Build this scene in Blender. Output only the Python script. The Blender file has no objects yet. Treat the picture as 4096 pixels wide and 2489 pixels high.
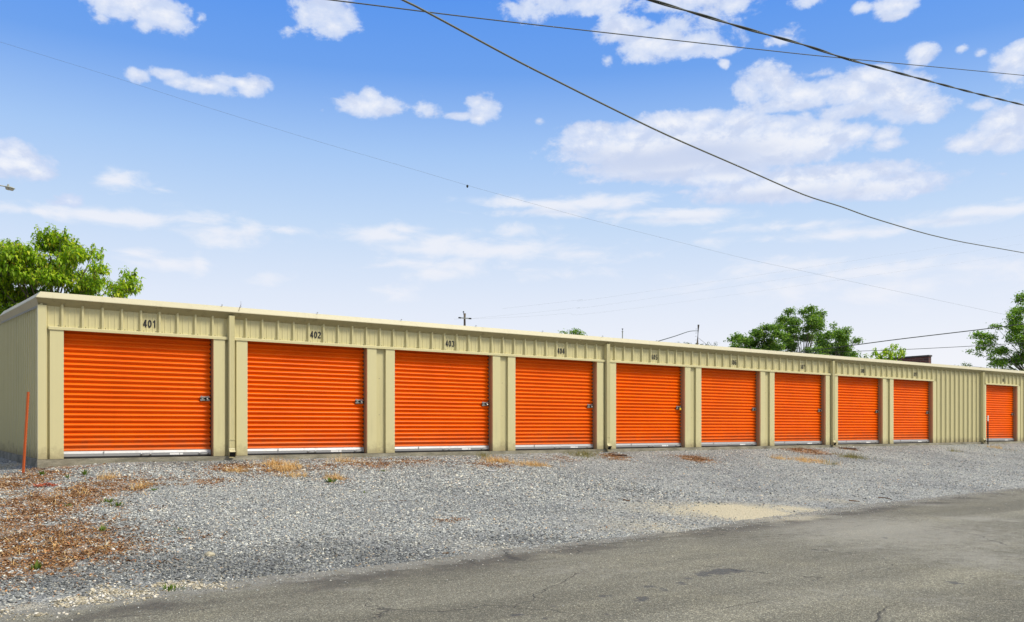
import bpy, bmesh, math, random
import numpy as np
from mathutils import Vector, Matrix, noise as mnoise

R = math.radians
C = bpy.context.scene.collection
SC = bpy.context.scene
rng = np.random.default_rng(7)
random.seed(7)

# ------------------------------------------------------------------ place frame
# x runs along the front of the storage building, y into it, z = 0 at the top of its slab
CAM = Vector((-1.80, -15.86, 0.507))
FWD = Vector((0.57714, 0.81664, 0.0)); FWD.normalize()
RGT = Vector((FWD.y, -FWD.x, 0.0))
FPX, CX, HY = 3445.0, 2048.0, 1713.0          # lens in photo pixels, optical axis
ROAD_Z = -0.80


def at(px, py, depth):
    return CAM + RGT * ((px - CX) / FPX * depth) + FWD * depth + Vector((0, 0, (HY - py) / FPX * depth))


def road_edge(x):
    return -8.75 + 0.104 * (min(x, 30.0) + 1.24) + 0.10 * math.sin(x * 0.55 + 1.0) * (1 if abs(x) < 30 else 0)


def wall_ground(x):
    z = -0.075
    if x < 1.2:
        z -= 0.065 * min(1.0, (1.2 - x) / 1.2)
    if x < 0:
        z -= 0.05 * min(1.0, -x / 0.5)
    return z


def ground_z(x, y):
    zw = wall_ground(x)
    ye = road_edge(x)
    n = mnoise.noise(Vector((x * 0.55, y * 0.55, 3.1))) * 0.022 + mnoise.noise(Vector((x * 1.9, y * 1.9, 7.7))) * 0.010
    n += mnoise.noise(Vector((x * 5.5, y * 5.5, 1.7))) * 0.006
    n2 = mnoise.noise(Vector((x * 12.0, y * 12.0, 5.7))) * 0.004
    if y >= -0.02:
        return zw + n * 0.7 + n2
    t = y / ye
    if t <= 1.0:
        return zw + (ROAD_Z - zw) * (t ** 1.07) + (n + n2) * min(1.0, 0.5 + t)
    return max(ROAD_Z - 0.06, ROAD_Z - (ye - y) * 0.10 + (n + n2) * max(0.0, 1.0 - (ye - y) * 0.8))


def surf_z(x, y):
    return max(ground_z(x, y), ROAD_Z)


def gp(px, py):
    """ground point seen at a photo pixel"""
    d = RGT * ((px - CX) / FPX) + FWD + Vector((0, 0, (HY - py) / FPX))
    t, step = 3.0, 0.05
    while t < 80:
        p = CAM + d * t
        if p.z <= surf_z(p.x, p.y):
            return p
        t += step
    return CAM + d * t


# ------------------------------------------------------------------ helpers
class MB:
    def __init__(self):
        self.v, self.f, self.m = [], [], []

    def add(self, verts, faces, mi=0):
        o = len(self.v)
        self.v += [tuple(p) for p in verts]
        for f in faces:
            self.f.append(tuple(i + o for i in f)); self.m.append(mi)

    def box(self, x0, x1, y0, y1, z0, z1, mi=0):
        self.add([(x0, y0, z0), (x1, y0, z0), (x1, y1, z0), (x0, y1, z0), (x0, y0, z1), (x1, y0, z1), (x1, y1, z1), (x0, y1, z1)],
                 [(0, 3, 2, 1), (4, 5, 6, 7), (0, 1, 5, 4), (1, 2, 6, 5), (2, 3, 7, 6), (3, 0, 4, 7)], mi)

    def tube(self, pts, radii, n=8, mi=0, caps=True):
        pts = [Vector(p) for p in pts]
        if not hasattr(radii, '__len__'):
            radii = [radii] * len(pts)
        rings = []
        up = Vector((0, 0, 1))
        for i, p in enumerate(pts):
            a = pts[max(i - 1, 0)]; b = pts[min(i + 1, len(pts) - 1)]
            t = (b - a).normalized()
            s = t.cross(up)
            if s.length < 0.05:
                s = t.cross(Vector((1, 0, 0)))
            s.normalize(); w = s.cross(t)
            rings.append([p + (s * math.cos(k * 2 * math.pi / n) + w * math.sin(k * 2 * math.pi / n)) * radii[i] for k in range(n)])
        v = [q for r in rings for q in r]
        f = []
        for i in range(len(rings) - 1):
            for k in range(n):
                f.append((i * n + k, i * n + (k + 1) % n, (i + 1) * n + (k + 1) % n, (i + 1) * n + k))
        if caps:
            f.append(tuple(range(n - 1, -1, -1))); f.append(tuple((len(rings) - 1) * n + k for k in range(n)))
        self.add(v, f, mi)

    def strip(self, a, b, mi=0, flip=False):
        """quads between two polylines of equal length"""
        n = len(a)
        f = []
        for i in range(n - 1):
            q = (i, i + 1, n + i + 1, n + i)
            f.append(q[::-1] if flip else q)
        self.add(list(a) + list(b), f, mi)

    def prism(self, prof, x0, x1, mi=0, caps=True):
        """closed (y, z) profile pushed along x"""
        n = len(prof)
        v = [(x0, y, z) for y, z in prof] + [(x1, y, z) for y, z in prof]
        f = [(i, (i + 1) % n, n + (i + 1) % n, n + i) for i in range(n)]
        if caps:
            f.append(tuple(range(n - 1, -1, -1))); f.append(tuple(range(n, 2 * n)))
        self.add(v, f, mi)

    def build(self, name, mats, parent=None, smooth=False, loc=None):
        me = bpy.data.meshes.new(name)
        v = self.v
        if loc is not None:
            v = [(p[0] - loc[0], p[1] - loc[1], p[2] - loc[2]) for p in v]
        me.from_pydata(v, [], self.f)
        if not isinstance(mats, (list, tuple)):
            mats = [mats]
        for m in mats:
            me.materials.append(m)
        me.polygons.foreach_set('material_index', self.m)
        if smooth:
            me.polygons.foreach_set('use_smooth', [True] * len(me.polygons))
        me.update()
        bm = bmesh.new(); bm.from_mesh(me)
        if len(bm.faces) < 20000:
            bmesh.ops.recalc_face_normals(bm, faces=bm.faces)
            bm.to_mesh(me)
        bm.free()
        o = bpy.data.objects.new(name, me)
        C.objects.link(o)
        if loc is not None:
            o.location = loc
        if parent:
            o.parent = parent
            o.matrix_parent_inverse = Matrix()
            if loc is not None:
                o.location = Vector(loc) - parent.location
            else:
                o.location = -parent.location
        return o


def np_mesh(name, verts, faces, mats, midx=None, smooth=False):
    """fast mesh from arrays, all faces with the same corner count"""
    verts = np.asarray(verts, dtype=np.float32); faces = np.asarray(faces, dtype=np.int32)
    me = bpy.data.meshes.new(name)
    nf, k = faces.shape
    me.vertices.add(len(verts)); me.vertices.foreach_set('co', verts.ravel())
    me.loops.add(nf * k); me.loops.foreach_set('vertex_index', faces.ravel())
    me.polygons.add(nf)
    me.polygons.foreach_set('loop_start', np.arange(0, nf * k, k, dtype=np.int32))
    me.polygons.foreach_set('loop_total', np.full(nf, k, dtype=np.int32))
    if not isinstance(mats, (list, tuple)):
        mats = [mats]
    for m in mats:
        me.materials.append(m)
    if midx is not None:
        me.polygons.foreach_set('material_index', np.asarray(midx, dtype=np.int32))
    if smooth:
        me.polygons.foreach_set('use_smooth', np.ones(nf, dtype=bool))
    me.update(calc_edges=True); me.validate()
    o = bpy.data.objects.new(name, me); C.objects.link(o)
    return o


def tag(o, label=None, cat=None, group=None, kind=None):
    if label: o['label'] = label
    if cat: o['category'] = cat
    if group: o['group'] = group
    if kind: o['kind'] = kind
    return o


def thing(name, label, cat, loc, group=None):
    o = bpy.data.objects.new(name, None); C.objects.link(o)
    o.location = loc; o.empty_display_size = 0.2
    return tag(o, label, cat, group)


# ------------------------------------------------------------------ node helpers
class NT:
    def __init__(self, tree):
        self.t = tree; self.L = tree.links

    def n(self, typ, **kw):
        nd = self.t.nodes.new(typ)
        for k, v in kw.items():
            setattr(nd, k, v)
        return nd

    def set(self, sock, val):
        if hasattr(val, 'is_output'):
            self.L.new(val, sock)
        else:
            sock.default_value = val

    def math(self, op, a, b=None, c=None, clamp=False):
        nd = self.n('ShaderNodeMath', operation=op, use_clamp=clamp)
        self.set(nd.inputs[0], a)
        if b is not None: self.set(nd.inputs[1], b)
        if c is not None: self.set(nd.inputs[2], c)
        return nd.outputs[0]

    def vmath(self, op, a, b=None, c=None):
        nd = self.n('ShaderNodeVectorMath', operation=op)
        self.set(nd.inputs[0], a)
        if b is not None: self.set(nd.inputs[1], b)
        if c is not None: self.set(nd.inputs[2], c)
        return nd.outputs['Value'] if op in ('LENGTH', 'DOT_PRODUCT', 'DISTANCE') else nd.outputs[0]

    def smooth(self, v, a, b, lo=0.0, hi=1.0, kind='SMOOTHSTEP'):
        nd = self.n('ShaderNodeMapRange', interpolation_type=kind)
        self.set(nd.inputs[0], v)
        for i, x in enumerate((a, b, lo, hi)):
            self.set(nd.inputs[1 + i], x)
        return nd.outputs[0]

    def noise(self, vec, scale, detail=2.0, rough=0.5, dist=0.0):
        nd = self.n('ShaderNodeTexNoise')
        self.set(nd.inputs['Vector'], vec)
        nd.inputs['Scale'].default_value = scale; nd.inputs['Detail'].default_value = detail
        nd.inputs['Roughness'].default_value = rough; nd.inputs['Distortion'].default_value = dist
        return nd.outputs['Fac']

    def voro(self, vec, scale, feature='F1', rand=1.0):
        nd = self.n('ShaderNodeTexVoronoi', feature=feature)
        self.set(nd.inputs['Vector'], vec)
        nd.inputs['Scale'].default_value = scale; nd.inputs['Randomness'].default_value = rand
        return nd

    def ramp(self, fac, stops, interp='LINEAR'):
        nd = self.n('ShaderNodeValToRGB')
        self.set(nd.inputs[0], fac)
        cr = nd.color_ramp; cr.interpolation = interp
        while len(cr.elements) < len(stops):
            cr.elements.new(0.5)
        for e, (p, c) in zip(cr.elements, stops):
            e.position = p; e.color = (c[0], c[1], c[2], 1.0)
        return nd.outputs[0]

    def mix(self, fac, a, b, mode='MIX'):
        nd = self.n('ShaderNodeMix', data_type='RGBA', blend_type=mode)
        self.set(nd.inputs[0], fac)
        for s, v in ((nd.inputs[6], a), (nd.inputs[7], b)):
            if hasattr(v, 'is_output'): self.L.new(v, s)
            else: s.default_value = (v[0], v[1], v[2], 1.0)
        return nd.outputs[2]

    def bump(self, h, strength=0.3, dist=0.01):
        nd = self.n('ShaderNodeBump')
        self.set(nd.inputs['Height'], h)
        nd.inputs['Strength'].default_value = strength; nd.inputs['Distance'].default_value = dist
        return nd.outputs[0]


def mat(name, rough=0.6, color=(0.5, 0.5, 0.5), metal=0.0, spec=0.5):
    m = bpy.data.materials.new(name); m.use_nodes = True
    t = m.node_tree
    b = t.nodes['Principled BSDF']
    b.inputs['Base Color'].default_value = (*color, 1)
    b.inputs['Roughness'].default_value = rough
    b.inputs['Metallic'].default_value = metal
    b.inputs['Specular IOR Level'].default_value = spec
    return m, NT(t), b


def painted(name, color, rough=0.45, var=0.06, grime=0.25, metal=0.0, grime_col=None, splash=0.0):
    m, n, b = mat(name, rough, color, metal)
    co = n.n('ShaderNodeTexCoord').outputs['Object']
    big = n.noise(co, 0.9, 4, 0.6)
    st = n.noise(n.vmath('MULTIPLY', co, (9.0, 9.0, 0.7)), 1.0, 5, 0.65)
    fine = n.noise(co, 45.0, 3, 0.6)
    gc = grime_col or tuple(c * 0.55 for c in color)
    c1 = n.mix(n.math('MULTIPLY', n.smooth(big, 0.3, 0.75), var * 3), color, tuple(c * 0.85 for c in color))
    f = n.math('MULTIPLY', n.smooth(st, 0.52, 0.8), grime)
    f = n.math('ADD', f, n.math('MULTIPLY', n.smooth(fine, 0.62, 0.8), grime * 0.3))
    c2 = n.mix(f, c1, gc)
    if splash > 0:
        sz = n.n('ShaderNodeSeparateXYZ'); n.L.new(co, sz.inputs[0])
        hgt = n.math('MULTIPLY_ADD', n.noise(co, 7.0, 5, 0.7), -0.55, sz.outputs[2])
        dirt = n.smooth(hgt, -0.02, -0.30)
        c2 = n.mix(n.math('MULTIPLY', dirt, splash), c2, (0.20, 0.15, 0.085))
    n.L.new(c2, b.inputs['Base Color'])
    n.L.new(n.math('MULTIPLY_ADD', st, 0.25, rough - 0.12), b.inputs['Roughness'])
    n.L.new(n.bump(n.noise(co, 3.0, 2), 0.06, 0.01), b.inputs['Normal'])
    return m


def island_mat(name, stops, rough=0.8, trans=0.0, spec=0.3, tint=None):
    """colour differs from leaf to leaf / stone to stone"""
    m, n, b = mat(name, rough, (0.2, 0.2, 0.2), 0, spec)
    g = n.n('ShaderNodeNewGeometry')
    col = n.ramp(g.outputs['Random Per Island'], stops)
    if tint:
        co = n.n('ShaderNodeTexCoord').outputs['Object']
        col = n.mix(n.smooth(n.noise(co, tint[0], 3), 0.4, 0.65), col, n.mix(0.5, col, tint[1]))
    n.L.new(col, b.inputs['Base Color'])
    if trans > 0:
        t = n.n('ShaderNodeBsdfTranslucent')
        n.L.new(n.mix(1.0, col, (1.25, 1.35, 0.55), 'MULTIPLY'), t.inputs[0])
        ms = n.n('ShaderNodeMixShader'); ms.inputs[0].default_value = trans
        n.L.new(b.outputs[0], ms.inputs[1]); n.L.new(t.outputs[0], ms.inputs[2])
        n.L.new(ms.outputs[0], n.t.nodes['Material Output'].inputs['Surface'])
    return m


TAN = (0.58, 0.525, 0.275)
M_TAN = painted('tan_paint', TAN, 0.42, 0.07, 0.26, splash=0.6)
M_TRIM = painted('tan_trim_paint', (0.63, 0.575, 0.31), 0.38, 0.07, 0.20, splash=0.55)
M_GUT = painted('gutter_paint', (0.47, 0.43, 0.27), 0.44, 0.06, 0.22, grime_col=(0.20, 0.17, 0.09))
M_GUTB = painted('gutter_underside_shade_mildew', (0.36, 0.32, 0.175), 0.6, 0.10, 0.7, grime_col=(0.15, 0.125, 0.055))  # lower gutter face: eave shade painted into the colour, with mildew mottling
M_RAKEB = painted('rake_underface_shade', (0.46, 0.38, 0.21), 0.6, 0.10, 0.4)  # lower rake face, darkened in its colour to read as shaded
M_SCREW, _, _ = mat('screw_metal', 0.5, (0.22, 0.21, 0.17), 0.3)
M_STEEL = painted('galvanised_steel', (0.34, 0.345, 0.345), 0.45, 0.10, 0.35, metal=0.35)
M_CHROME, _, _ = mat('latch_zinc', 0.38, (0.42, 0.41, 0.38), 0.7)
M_DARK, _, _ = mat('dark_void', 0.9, (0.012, 0.011, 0.010))
M_RUBBER, _, _ = mat('black_rubber', 0.8, (0.02, 0.02, 0.02))
M_STICK, _, _ = mat('white_sticker', 0.6, (0.78, 0.78, 0.76))
M_NUM, _, _ = mat('black_vinyl', 0.55, (0.012, 0.012, 0.013))
M_JAMB = painted('jamb_bounce_tint', (0.42, 0.27, 0.14), 0.5, 0.06, 0.3)  # tan trim with the doors' orange bounce light put into its colour
M_POSTO = painted('orange_post_paint', (0.50, 0.095, 0.014), 0.6, 0.1, 0.5, grime_col=(0.25, 0.07, 0.02))
M_BLACK = painted('black_post_paint', (0.02, 0.025, 0.02), 0.5, 0.1, 0.2)
M_WHITE = painted('white_post_paint', (0.75, 0.75, 0.74), 0.5, 0.08, 0.3)
M_WIRE, _, _ = mat('wire_sheath', 0.6, (0.035, 0.045, 0.035))
M_WIRE2, _, _ = mat('weathered_wire', 0.55, (0.12, 0.13, 0.10), 0.3)
M_LAMP = painted('lamp_grey', (0.36, 0.37, 0.30), 0.5, 0.1, 0.3)
M_GLASS, _, _ = mat('lamp_lens', 0.35, (0.42, 0.38, 0.28))
M_YEL, _, _ = mat('yellow_lock', 0.4, (0.75, 0.50, 0.02))


def door_paint():
    m, n, b = mat('orange_door_paint', 0.42, (0.83, 0.13, 0.008), 0, 0.13)
    co = n.n('ShaderNodeTexCoord').outputs['Object']
    big = n.noise(n.vmath('MULTIPLY', co, (0.7, 1, 1.2)), 1.0, 4, 0.6)
    col = n.mix(n.smooth(big, 0.3, 0.75), (0.90, 0.138, 0.0010), (0.78, 0.105, 0.0010))
    dust = n.smooth(n.noise(n.vmath('MULTIPLY', co, (3.0, 3.0, 0.35)), 2.0, 5, 0.7), 0.55, 0.85)
    col = n.mix(n.math('MULTIPLY', dust, 0.10), col, (0.62, 0.20, 0.06))
    # chips and scuffs
    v = n.voro(co, 2.1)
    chip = n.math('LESS_THAN', v.outputs['Distance'], 0.022)
    col = n.mix(n.math('MULTIPLY', chip, 0.75), col, (0.75, 0.55, 0.42))
    oi = n.n('ShaderNodeObjectInfo')
    col = n.mix(n.math('MULTIPLY', oi.outputs['Random'], 0.16), col, (0.70, 0.17, 0.03))
    sz = n.n('ShaderNodeSeparateXYZ'); n.L.new(co, sz.inputs[0])
    hgt = n.math('MULTIPLY_ADD', n.noise(n.vmath('ADD', co, oi.outputs['Location']), 5.0, 5, 0.7), -0.8, sz.outputs[2])
    col = n.mix(n.math('MULTIPLY', n.smooth(hgt, 0.05, -0.35), 0.45), col, (0.36, 0.13, 0.05))
    drip = n.smooth(n.noise(n.vmath('MULTIPLY', n.vmath('ADD', co, oi.outputs['Location']), (16.0, 1.0, 0.4)), 1.0, 4, 0.6), 0.62, 0.78)
    col = n.mix(n.math('MULTIPLY', drip, 0.22), col, (0.42, 0.07, 0.01))
    n.L.new(col, b.inputs['Base Color'])
    n.L.new(n.math('MULTIPLY_ADD', dust, 0.2, 0.28), b.inputs['Roughness'])
    return m


M_ORANGE = door_paint()


def concrete_mat():
    m, n, b = mat('concrete', 0.9, (0.3, 0.29, 0.25))
    co = n.n('ShaderNodeTexCoord').outputs['Object']
    a = n.noise(n.vmath('MULTIPLY', co, (0.8, 1, 3)), 2.0, 6, 0.7)
    f = n.noise(co, 60, 3, 0.7)
    col = n.ramp(a, [(0.30, (0.09, 0.085, 0.06)), (0.48, (0.23, 0.21, 0.15)), (0.7, (0.40, 0.37, 0.28))])
    col = n.mix(n.smooth(f, 0.55, 0.75), col, (0.15, 0.14, 0.11))
    n.L.new(col, b.inputs['Base Color'])
    n.L.new(n.bump(n.math('ADD', a, f), 0.5, 0.01), b.inputs['Normal'])
    return m


M_CONC = concrete_mat()


def wood_mat(name, c0, c1):
    m, n, b = mat(name, 0.85, c0)
    co = n.n('ShaderNodeTexCoord').outputs['Object']
    f = n.noise(n.vmath('MULTIPLY', co, (14, 14, 0.9)), 1.0, 5, 0.7)
    n.L.new(n.ramp(f, [(0.3, c0), (0.7, c1)]), b.inputs['Base Color'])
    n.L.new(n.bump(f, 0.5, 0.02), b.inputs['Normal'])
    return m


M_POLE = wood_mat('pole_wood', (0.07, 0.055, 0.035), (0.20, 0.16, 0.11))
M_BARK = wood_mat('bark', (0.07, 0.055, 0.04), (0.20, 0.165, 0.12))
M_TWIG = wood_mat('dead_twig', (0.08, 0.045, 0.022), (0.17, 0.10, 0.05))


def brick_mat():
    m, n, b = mat('old_brick', 0.9, (0.25, 0.1, 0.07))
    tc = n.n('ShaderNodeTexCoord').outputs['Object']
    sx = n.n('ShaderNodeSeparateXYZ'); n.L.new(tc, sx.inputs[0])
    cb = n.n('ShaderNodeCombineXYZ')
    n.L.new(n.math('ADD', sx.outputs[0], sx.outputs[1]), cb.inputs[0]); n.L.new(sx.outputs[2], cb.inputs[1])
    br = n.n('ShaderNodeTexBrick')
    n.L.new(cb.outputs[0], br.inputs['Vector'])
    br.inputs['Scale'].default_value = 1.0
    br.inputs['Brick Width'].default_value = 0.42; br.inputs['Row Height'].default_value = 0.15
    br.inputs['Mortar Size'].default_value = 0.018
    br.inputs['Color1'].default_value = (0.22, 0.065, 0.045, 1); br.inputs['Color2'].default_value = (0.11, 0.045, 0.04, 1)
    br.inputs['Mortar'].default_value = (0.20, 0.15, 0.12, 1)
    col = n.mix(n.math('MULTIPLY', n.smooth(n.noise(tc, 0.8, 4), 0.45, 0.7), 0.6), br.outputs[0], (0.09, 0.05, 0.05))
    n.L.new(col, b.inputs['Base Color'])
    return m


M_BRICK = brick_mat()
M_COPING, _, _ = mat('coping', 0.9, (0.08, 0.075, 0.07))

# ------------------------------------------------------------------ patches on the ground, in plan
# each: photo place of the patch, half sizes, strength, kind
PATCH_PX = {
    'brown': [(40, 2060, 230, 170, 1.5), (0, 2230, 380, 120, 1.45), (180, 2150, 300, 80, 1.0), (30, 1935, 170, 55, 1.2), (200, 1985, 180, 45, .85), (350, 2200, 260, 60, .8),
              (520, 1930, 170, 26, .7), (560, 1955, 60, 18, .6), (830, 1925, 130, 22, .7), (930, 1872, 120, 24, .95),
              (1120, 1878, 130, 30, .8), (1290, 1868, 110, 24, .6), (1330, 1920, 90, 16, .5), (1480, 1858, 150, 22, .8), (1660, 1848, 150, 14, .7),
              (1950, 1858, 130, 20, .65), (2460, 1826, 60, 14, .9), (2780, 1836, 90, 14, .95), (3225, 1804, 95, 12, 1.0), (3390, 1796, 40, 6, .8),
              (1790, 2084, 60, 14, .45), (770, 2150, 110, 20, .35), (480, 2040, 130, 22, .4), (250, 1865, 120, 14, .6), (2240, 1835, 90, 12, .4),
              (450, 2100, 200, 25, .35), (350, 2250, 200, 40, .5)],
    'straw': [(1080, 1862, 75, 16, 1.1), (1150, 1878, 55, 14, 1.1), (950, 1884, 60, 10, .7), (1330, 1918, 55, 10, .9), (2000, 1848, 75, 10, 1.0), (2130, 1862, 85, 7, 1.0),
              (3240, 1846, 85, 10, .95), (430, 1915, 60, 10, .6), (560, 1950, 40, 12, .6), (1190, 1905, 60, 10, .5), (3110, 1835, 22, 5, .6),
              (3990, 1793, 40, 5, .5), (1380, 1850, 70, 10, .4)],
    'green': [(3400, 1828, 60, 9, .9), (2330, 1818, 80, 10, .8), (1934, 1822, 30, 8, .8), (3310, 1856, 40, 6, .5), (3820, 1807, 30, 4, .5)],
    'sand': [(2980, 2052, 280, 36, 1.75), (2760, 2045, 380, 44, .75), (3180, 2036, 230, 16, .9), (2600, 2110, 360, 40, .55), (3300, 2000, 260, 18, .45), (2000, 2190, 500, 26, .40)],
    'dark': [(900, 2280, 800, 100, 1.1), (1500, 2230, 600, 80, 1.0), (250, 2330, 400, 90, 1.0), (500, 2130, 500, 60, .6), (2100, 2160, 400, 30, .7), (700, 1850, 300, 14, .5), (2500, 1960, 180, 14, .6), (1700, 1960, 250, 14, .35)],
    'chips': [(120, 2440, 220, 34, .9), (480, 2375, 170, 24, .95), (740, 2345, 180, 20, 1.0), (50, 1862, 120, 34, 1.5), (300, 2410, 200, 20, .8)],
}
PATCH = {}
for k, rows in PATCH_PX.items():
    PATCH[k] = []
    for (px, py, rx, ry, a) in rows:
        p = gp(px, py)
        depth = (p - CAM).dot(FWD)
        p0, p1 = gp(px, py - ry), gp(px, py + ry)
        rf = max(0.12, 0.5 * abs((p0 - p1).dot(FWD)))
        PATCH[k].append((p.x, p.y, rx / FPX * depth, rf, a))


def patch_val(k, x, y):
    best = -1.0
    for (cx, cy, rr, rf, a) in PATCH[k]:
        dx, dy = x - cx, y - cy
        u = (dx * RGT.x + dy * RGT.y) / rr
        v = (dx * FWD.x + dy * FWD.y) / rf
        best = max(best, a * (1.0 - math.sqrt(u * u + v * v) * 0.75))
    return best


def patch_attr(o, V, kinds):
    """how strongly each patch of litter, sand or stain lies at each ground vertex"""
    X, Y = V[:, 0], V[:, 1]
    for k in kinds:
        best = np.full(len(V), -1.0)
        for (cx, cy, rr, rf, a) in PATCH[k]:
            dx, dy = X - cx, Y - cy
            u = (dx * RGT.x + dy * RGT.y) / rr; v = (dx * FWD.x + dy * FWD.y) / rf
            best = np.maximum(best, a * (1.0 - np.sqrt(u * u + v * v) * 0.75))
        at_ = o.data.attributes.new('patch_' + k, 'FLOAT', 'POINT')
        at_.data.foreach_set('value', best.astype(np.float32))


def attr(n, name):
    nd = n.n('ShaderNodeAttribute', attribute_name=name)
    return nd.outputs['Fac']


def plan_coords(n):
    co = n.n('ShaderNodeTexCoord').outputs['Object']
    cb = n.n('ShaderNodeCombineXYZ')
    n.L.new(n.vmath('DOT_PRODUCT', co, tuple(RGT)), cb.inputs[0])
    n.L.new(n.vmath('DOT_PRODUCT', co, tuple(FWD)), cb.inputs[1])
    return co, cb.outputs[0]


def ground_mat():
    m, n, b = mat('crushed_stone', 0.9, (0.2, 0.2, 0.2), 0, 0.25)
    co, plan = plan_coords(n)
    warp = n.n('ShaderNodeTexNoise'); n.L.new(co, warp.inputs['Vector']); warp.inputs['Scale'].default_value = 20
    wv = n.vmath('MULTIPLY_ADD', warp.outputs['Color'], (0.02, 0.02, 0.02), co)
    v1 = n.voro(wv, 44.0); v2 = n.voro(wv, 95.0)
    c1 = n.n('ShaderNodeSeparateColor'); n.L.new(v1.outputs['Color'], c1.inputs[0])
    c2 = n.n('ShaderNodeSeparateColor'); n.L.new(v2.outputs['Color'], c2.inputs[0])
    stops = [(0.0, (0.100, 0.105, 0.101)), (0.35, (0.253, 0.266, 0.258)), (0.7, (0.421, 0.440, 0.421)), (0.92, (0.659, 0.656, 0.578)), (1.0, (0.766, 0.734, 0.586))]
    s1 = n.ramp(c1.outputs[0], stops); s2 = n.ramp(c2.outputs[0], stops)
    pick = n.smooth(n.noise(co, 9.0, 3), 0.42, 0.58)
    col = n.mix(pick, s1, s2)
    # gaps between stones
    d = n.math('MULTIPLY', v1.outputs['Distance'], 1.0)
    gap = n.smooth(d, 0.55, 0.85)
    col = n.mix(n.math('MULTIPLY', gap, 0.55), col, (0.06, 0.06, 0.058))
    fines = n.smooth(n.noise(co, 1.6, 6, 0.72), 0.46, 0.72, 0.0, 0.55)
    col = n.mix(fines, col, n.ramp(n.noise(co, 90.0, 3, 0.7), [(0.3, (0.20, 0.19, 0.165)), (0.7, (0.40, 0.385, 0.33))]))
    # drifts of paler and darker stone
    big = n.noise(co, 0.45, 5, 0.6)
    col = n.mix(n.smooth(big, 0.38, 0.66, 0.0, 0.75), col, n.mix(1.0, col, (0.62, 0.63, 0.66), 'MULTIPLY'))
    fn = n.noise(co, 5.0, 6, 0.7)
    fn2 = n.noise(co, 26.0, 4, 0.7)
    nz = n.math('ADD', n.math('MULTIPLY', fn, 0.75), n.math('MULTIPLY', fn2, 0.45))
    nz = n.math('SUBTRACT', nz, 0.60)

    def lay(col, kind, colours, amp=1.5, lo=0.28, hi=0.60, top=0.9, k=0.75):
        f = n.math('MULTIPLY_ADD', nz, amp, attr(n, 'patch_' + kind))
        f = n.smooth(f, lo, hi, 0.0, top)
        lc = n.ramp(n.noise(co, 40.0, 4, 0.8), [(0.3, colours[0]), (0.5, colours[1]), (0.7, colours[2])])
        return n.mix(f, col, lc)

    dk = n.smooth(n.math('MULTIPLY_ADD', nz, 0.9, attr(n, 'patch_dark')), 0.0, 1.0, 0.0, 0.6)
    col = n.mix(dk, col, n.mix(1.0, col, (0.45, 0.46, 0.47), 'MULTIPLY'))
    col = lay(col, 'sand', [(0.384, 0.342, 0.240), (0.600, 0.528, 0.348), (0.744, 0.648, 0.432)], 1.3, 0.1, 0.95, 0.85)
    col = lay(col, 'chips', [(0.20, 0.18, 0.13), (0.42, 0.38, 0.28), (0.62, 0.58, 0.46)], 1.6, 0.3, 0.7, 0.6)
    col = lay(col, 'brown', [(0.105, 0.058, 0.027), (0.280, 0.149, 0.065), (0.518, 0.304, 0.137)], 2.1, 0.22, 0.58, 0.9)
    col = lay(col, 'straw', [(0.299, 0.161, 0.052), (0.575, 0.345, 0.121), (0.736, 0.506, 0.207)], 2.0, 0.30, 0.65, 0.85)
    col = lay(col, 'green', [(0.07, 0.08, 0.025), (0.15, 0.15, 0.05), (0.28, 0.24, 0.10)], 2.0, 0.30, 0.65, 0.8)
    n.L.new(col, b.inputs['Base Color'])
    h = n.math('SUBTRACT', 1.0, d)
    h = n.math('MULTIPLY_ADD', v2.outputs['Distance'], -0.5, h)
    n.L.new(n.bump(h, 0.9, 0.022), b.inputs['Normal'])
    return m


STAIN_PX = [(2910, 2283, 80, 9, 1.2), (2860, 2292, 70, 7, 1.1), (2813, 2302, 30, 6, 1.1), (2754, 2314, 18, 5, 1.0), (2727, 2333, 24, 7, 1.0), (3819, 2332, 34, 8, 1.0),
            (2595, 2347, 45, 6, .9), (2658, 2361, 22, 7, .95), (2419, 2385, 36, 6, .85), (2573, 2392, 34, 9, .95), (2550, 2402, 30, 6, .8), (2067, 2460, 40, 7, .85),
            (2190, 2473, 34, 6, .8), (2215, 2428, 22, 5, .7), (3540, 2152, 14, 3, .9), (3360, 2381, 24, 5, .6), (3260, 2322, 14, 4, .7), (2440, 2460, 25, 7, .7), (3020, 2300, 16, 3, .8)]
DUST_PX = [(3500, 2120, 700, 100, 1.0), (3900, 2230, 350, 80, .8), (2300, 2280, 500, 40, .5), (3300, 2380, 500, 50, .45), (3900, 2075, 200, 14, .9), (4030, 2083, 60, 6, 1.2), (3720, 2018, 160, 10, .8), (3500, 2090, 330, 20, .6), (3700, 2122, 60, 5, .7), (1400, 2360, 240, 16, .55), (2200, 2245, 90, 6, .7),
           (2700, 2155, 250, 14, .5), (4050, 2220, 60, 6, .9), (3750, 2400, 250, 30, .5), (4080, 2330, 90, 40, .5), (500, 2470, 500, 30, .3)]


def px_rows(rows):
    out = []
    for (px, py, rx, ry, a) in rows:
        d = Vector(RGT * ((px - CX) / FPX) + FWD + Vector((0, 0, (HY - py) / FPX)))
        t = (ROAD_Z - CAM.z) / d.z
        p = CAM + d * t
        rf = ry / (py - HY) * t
        out.append((p.x, p.y, rx / FPX * t, rf, a))
    return out


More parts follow.
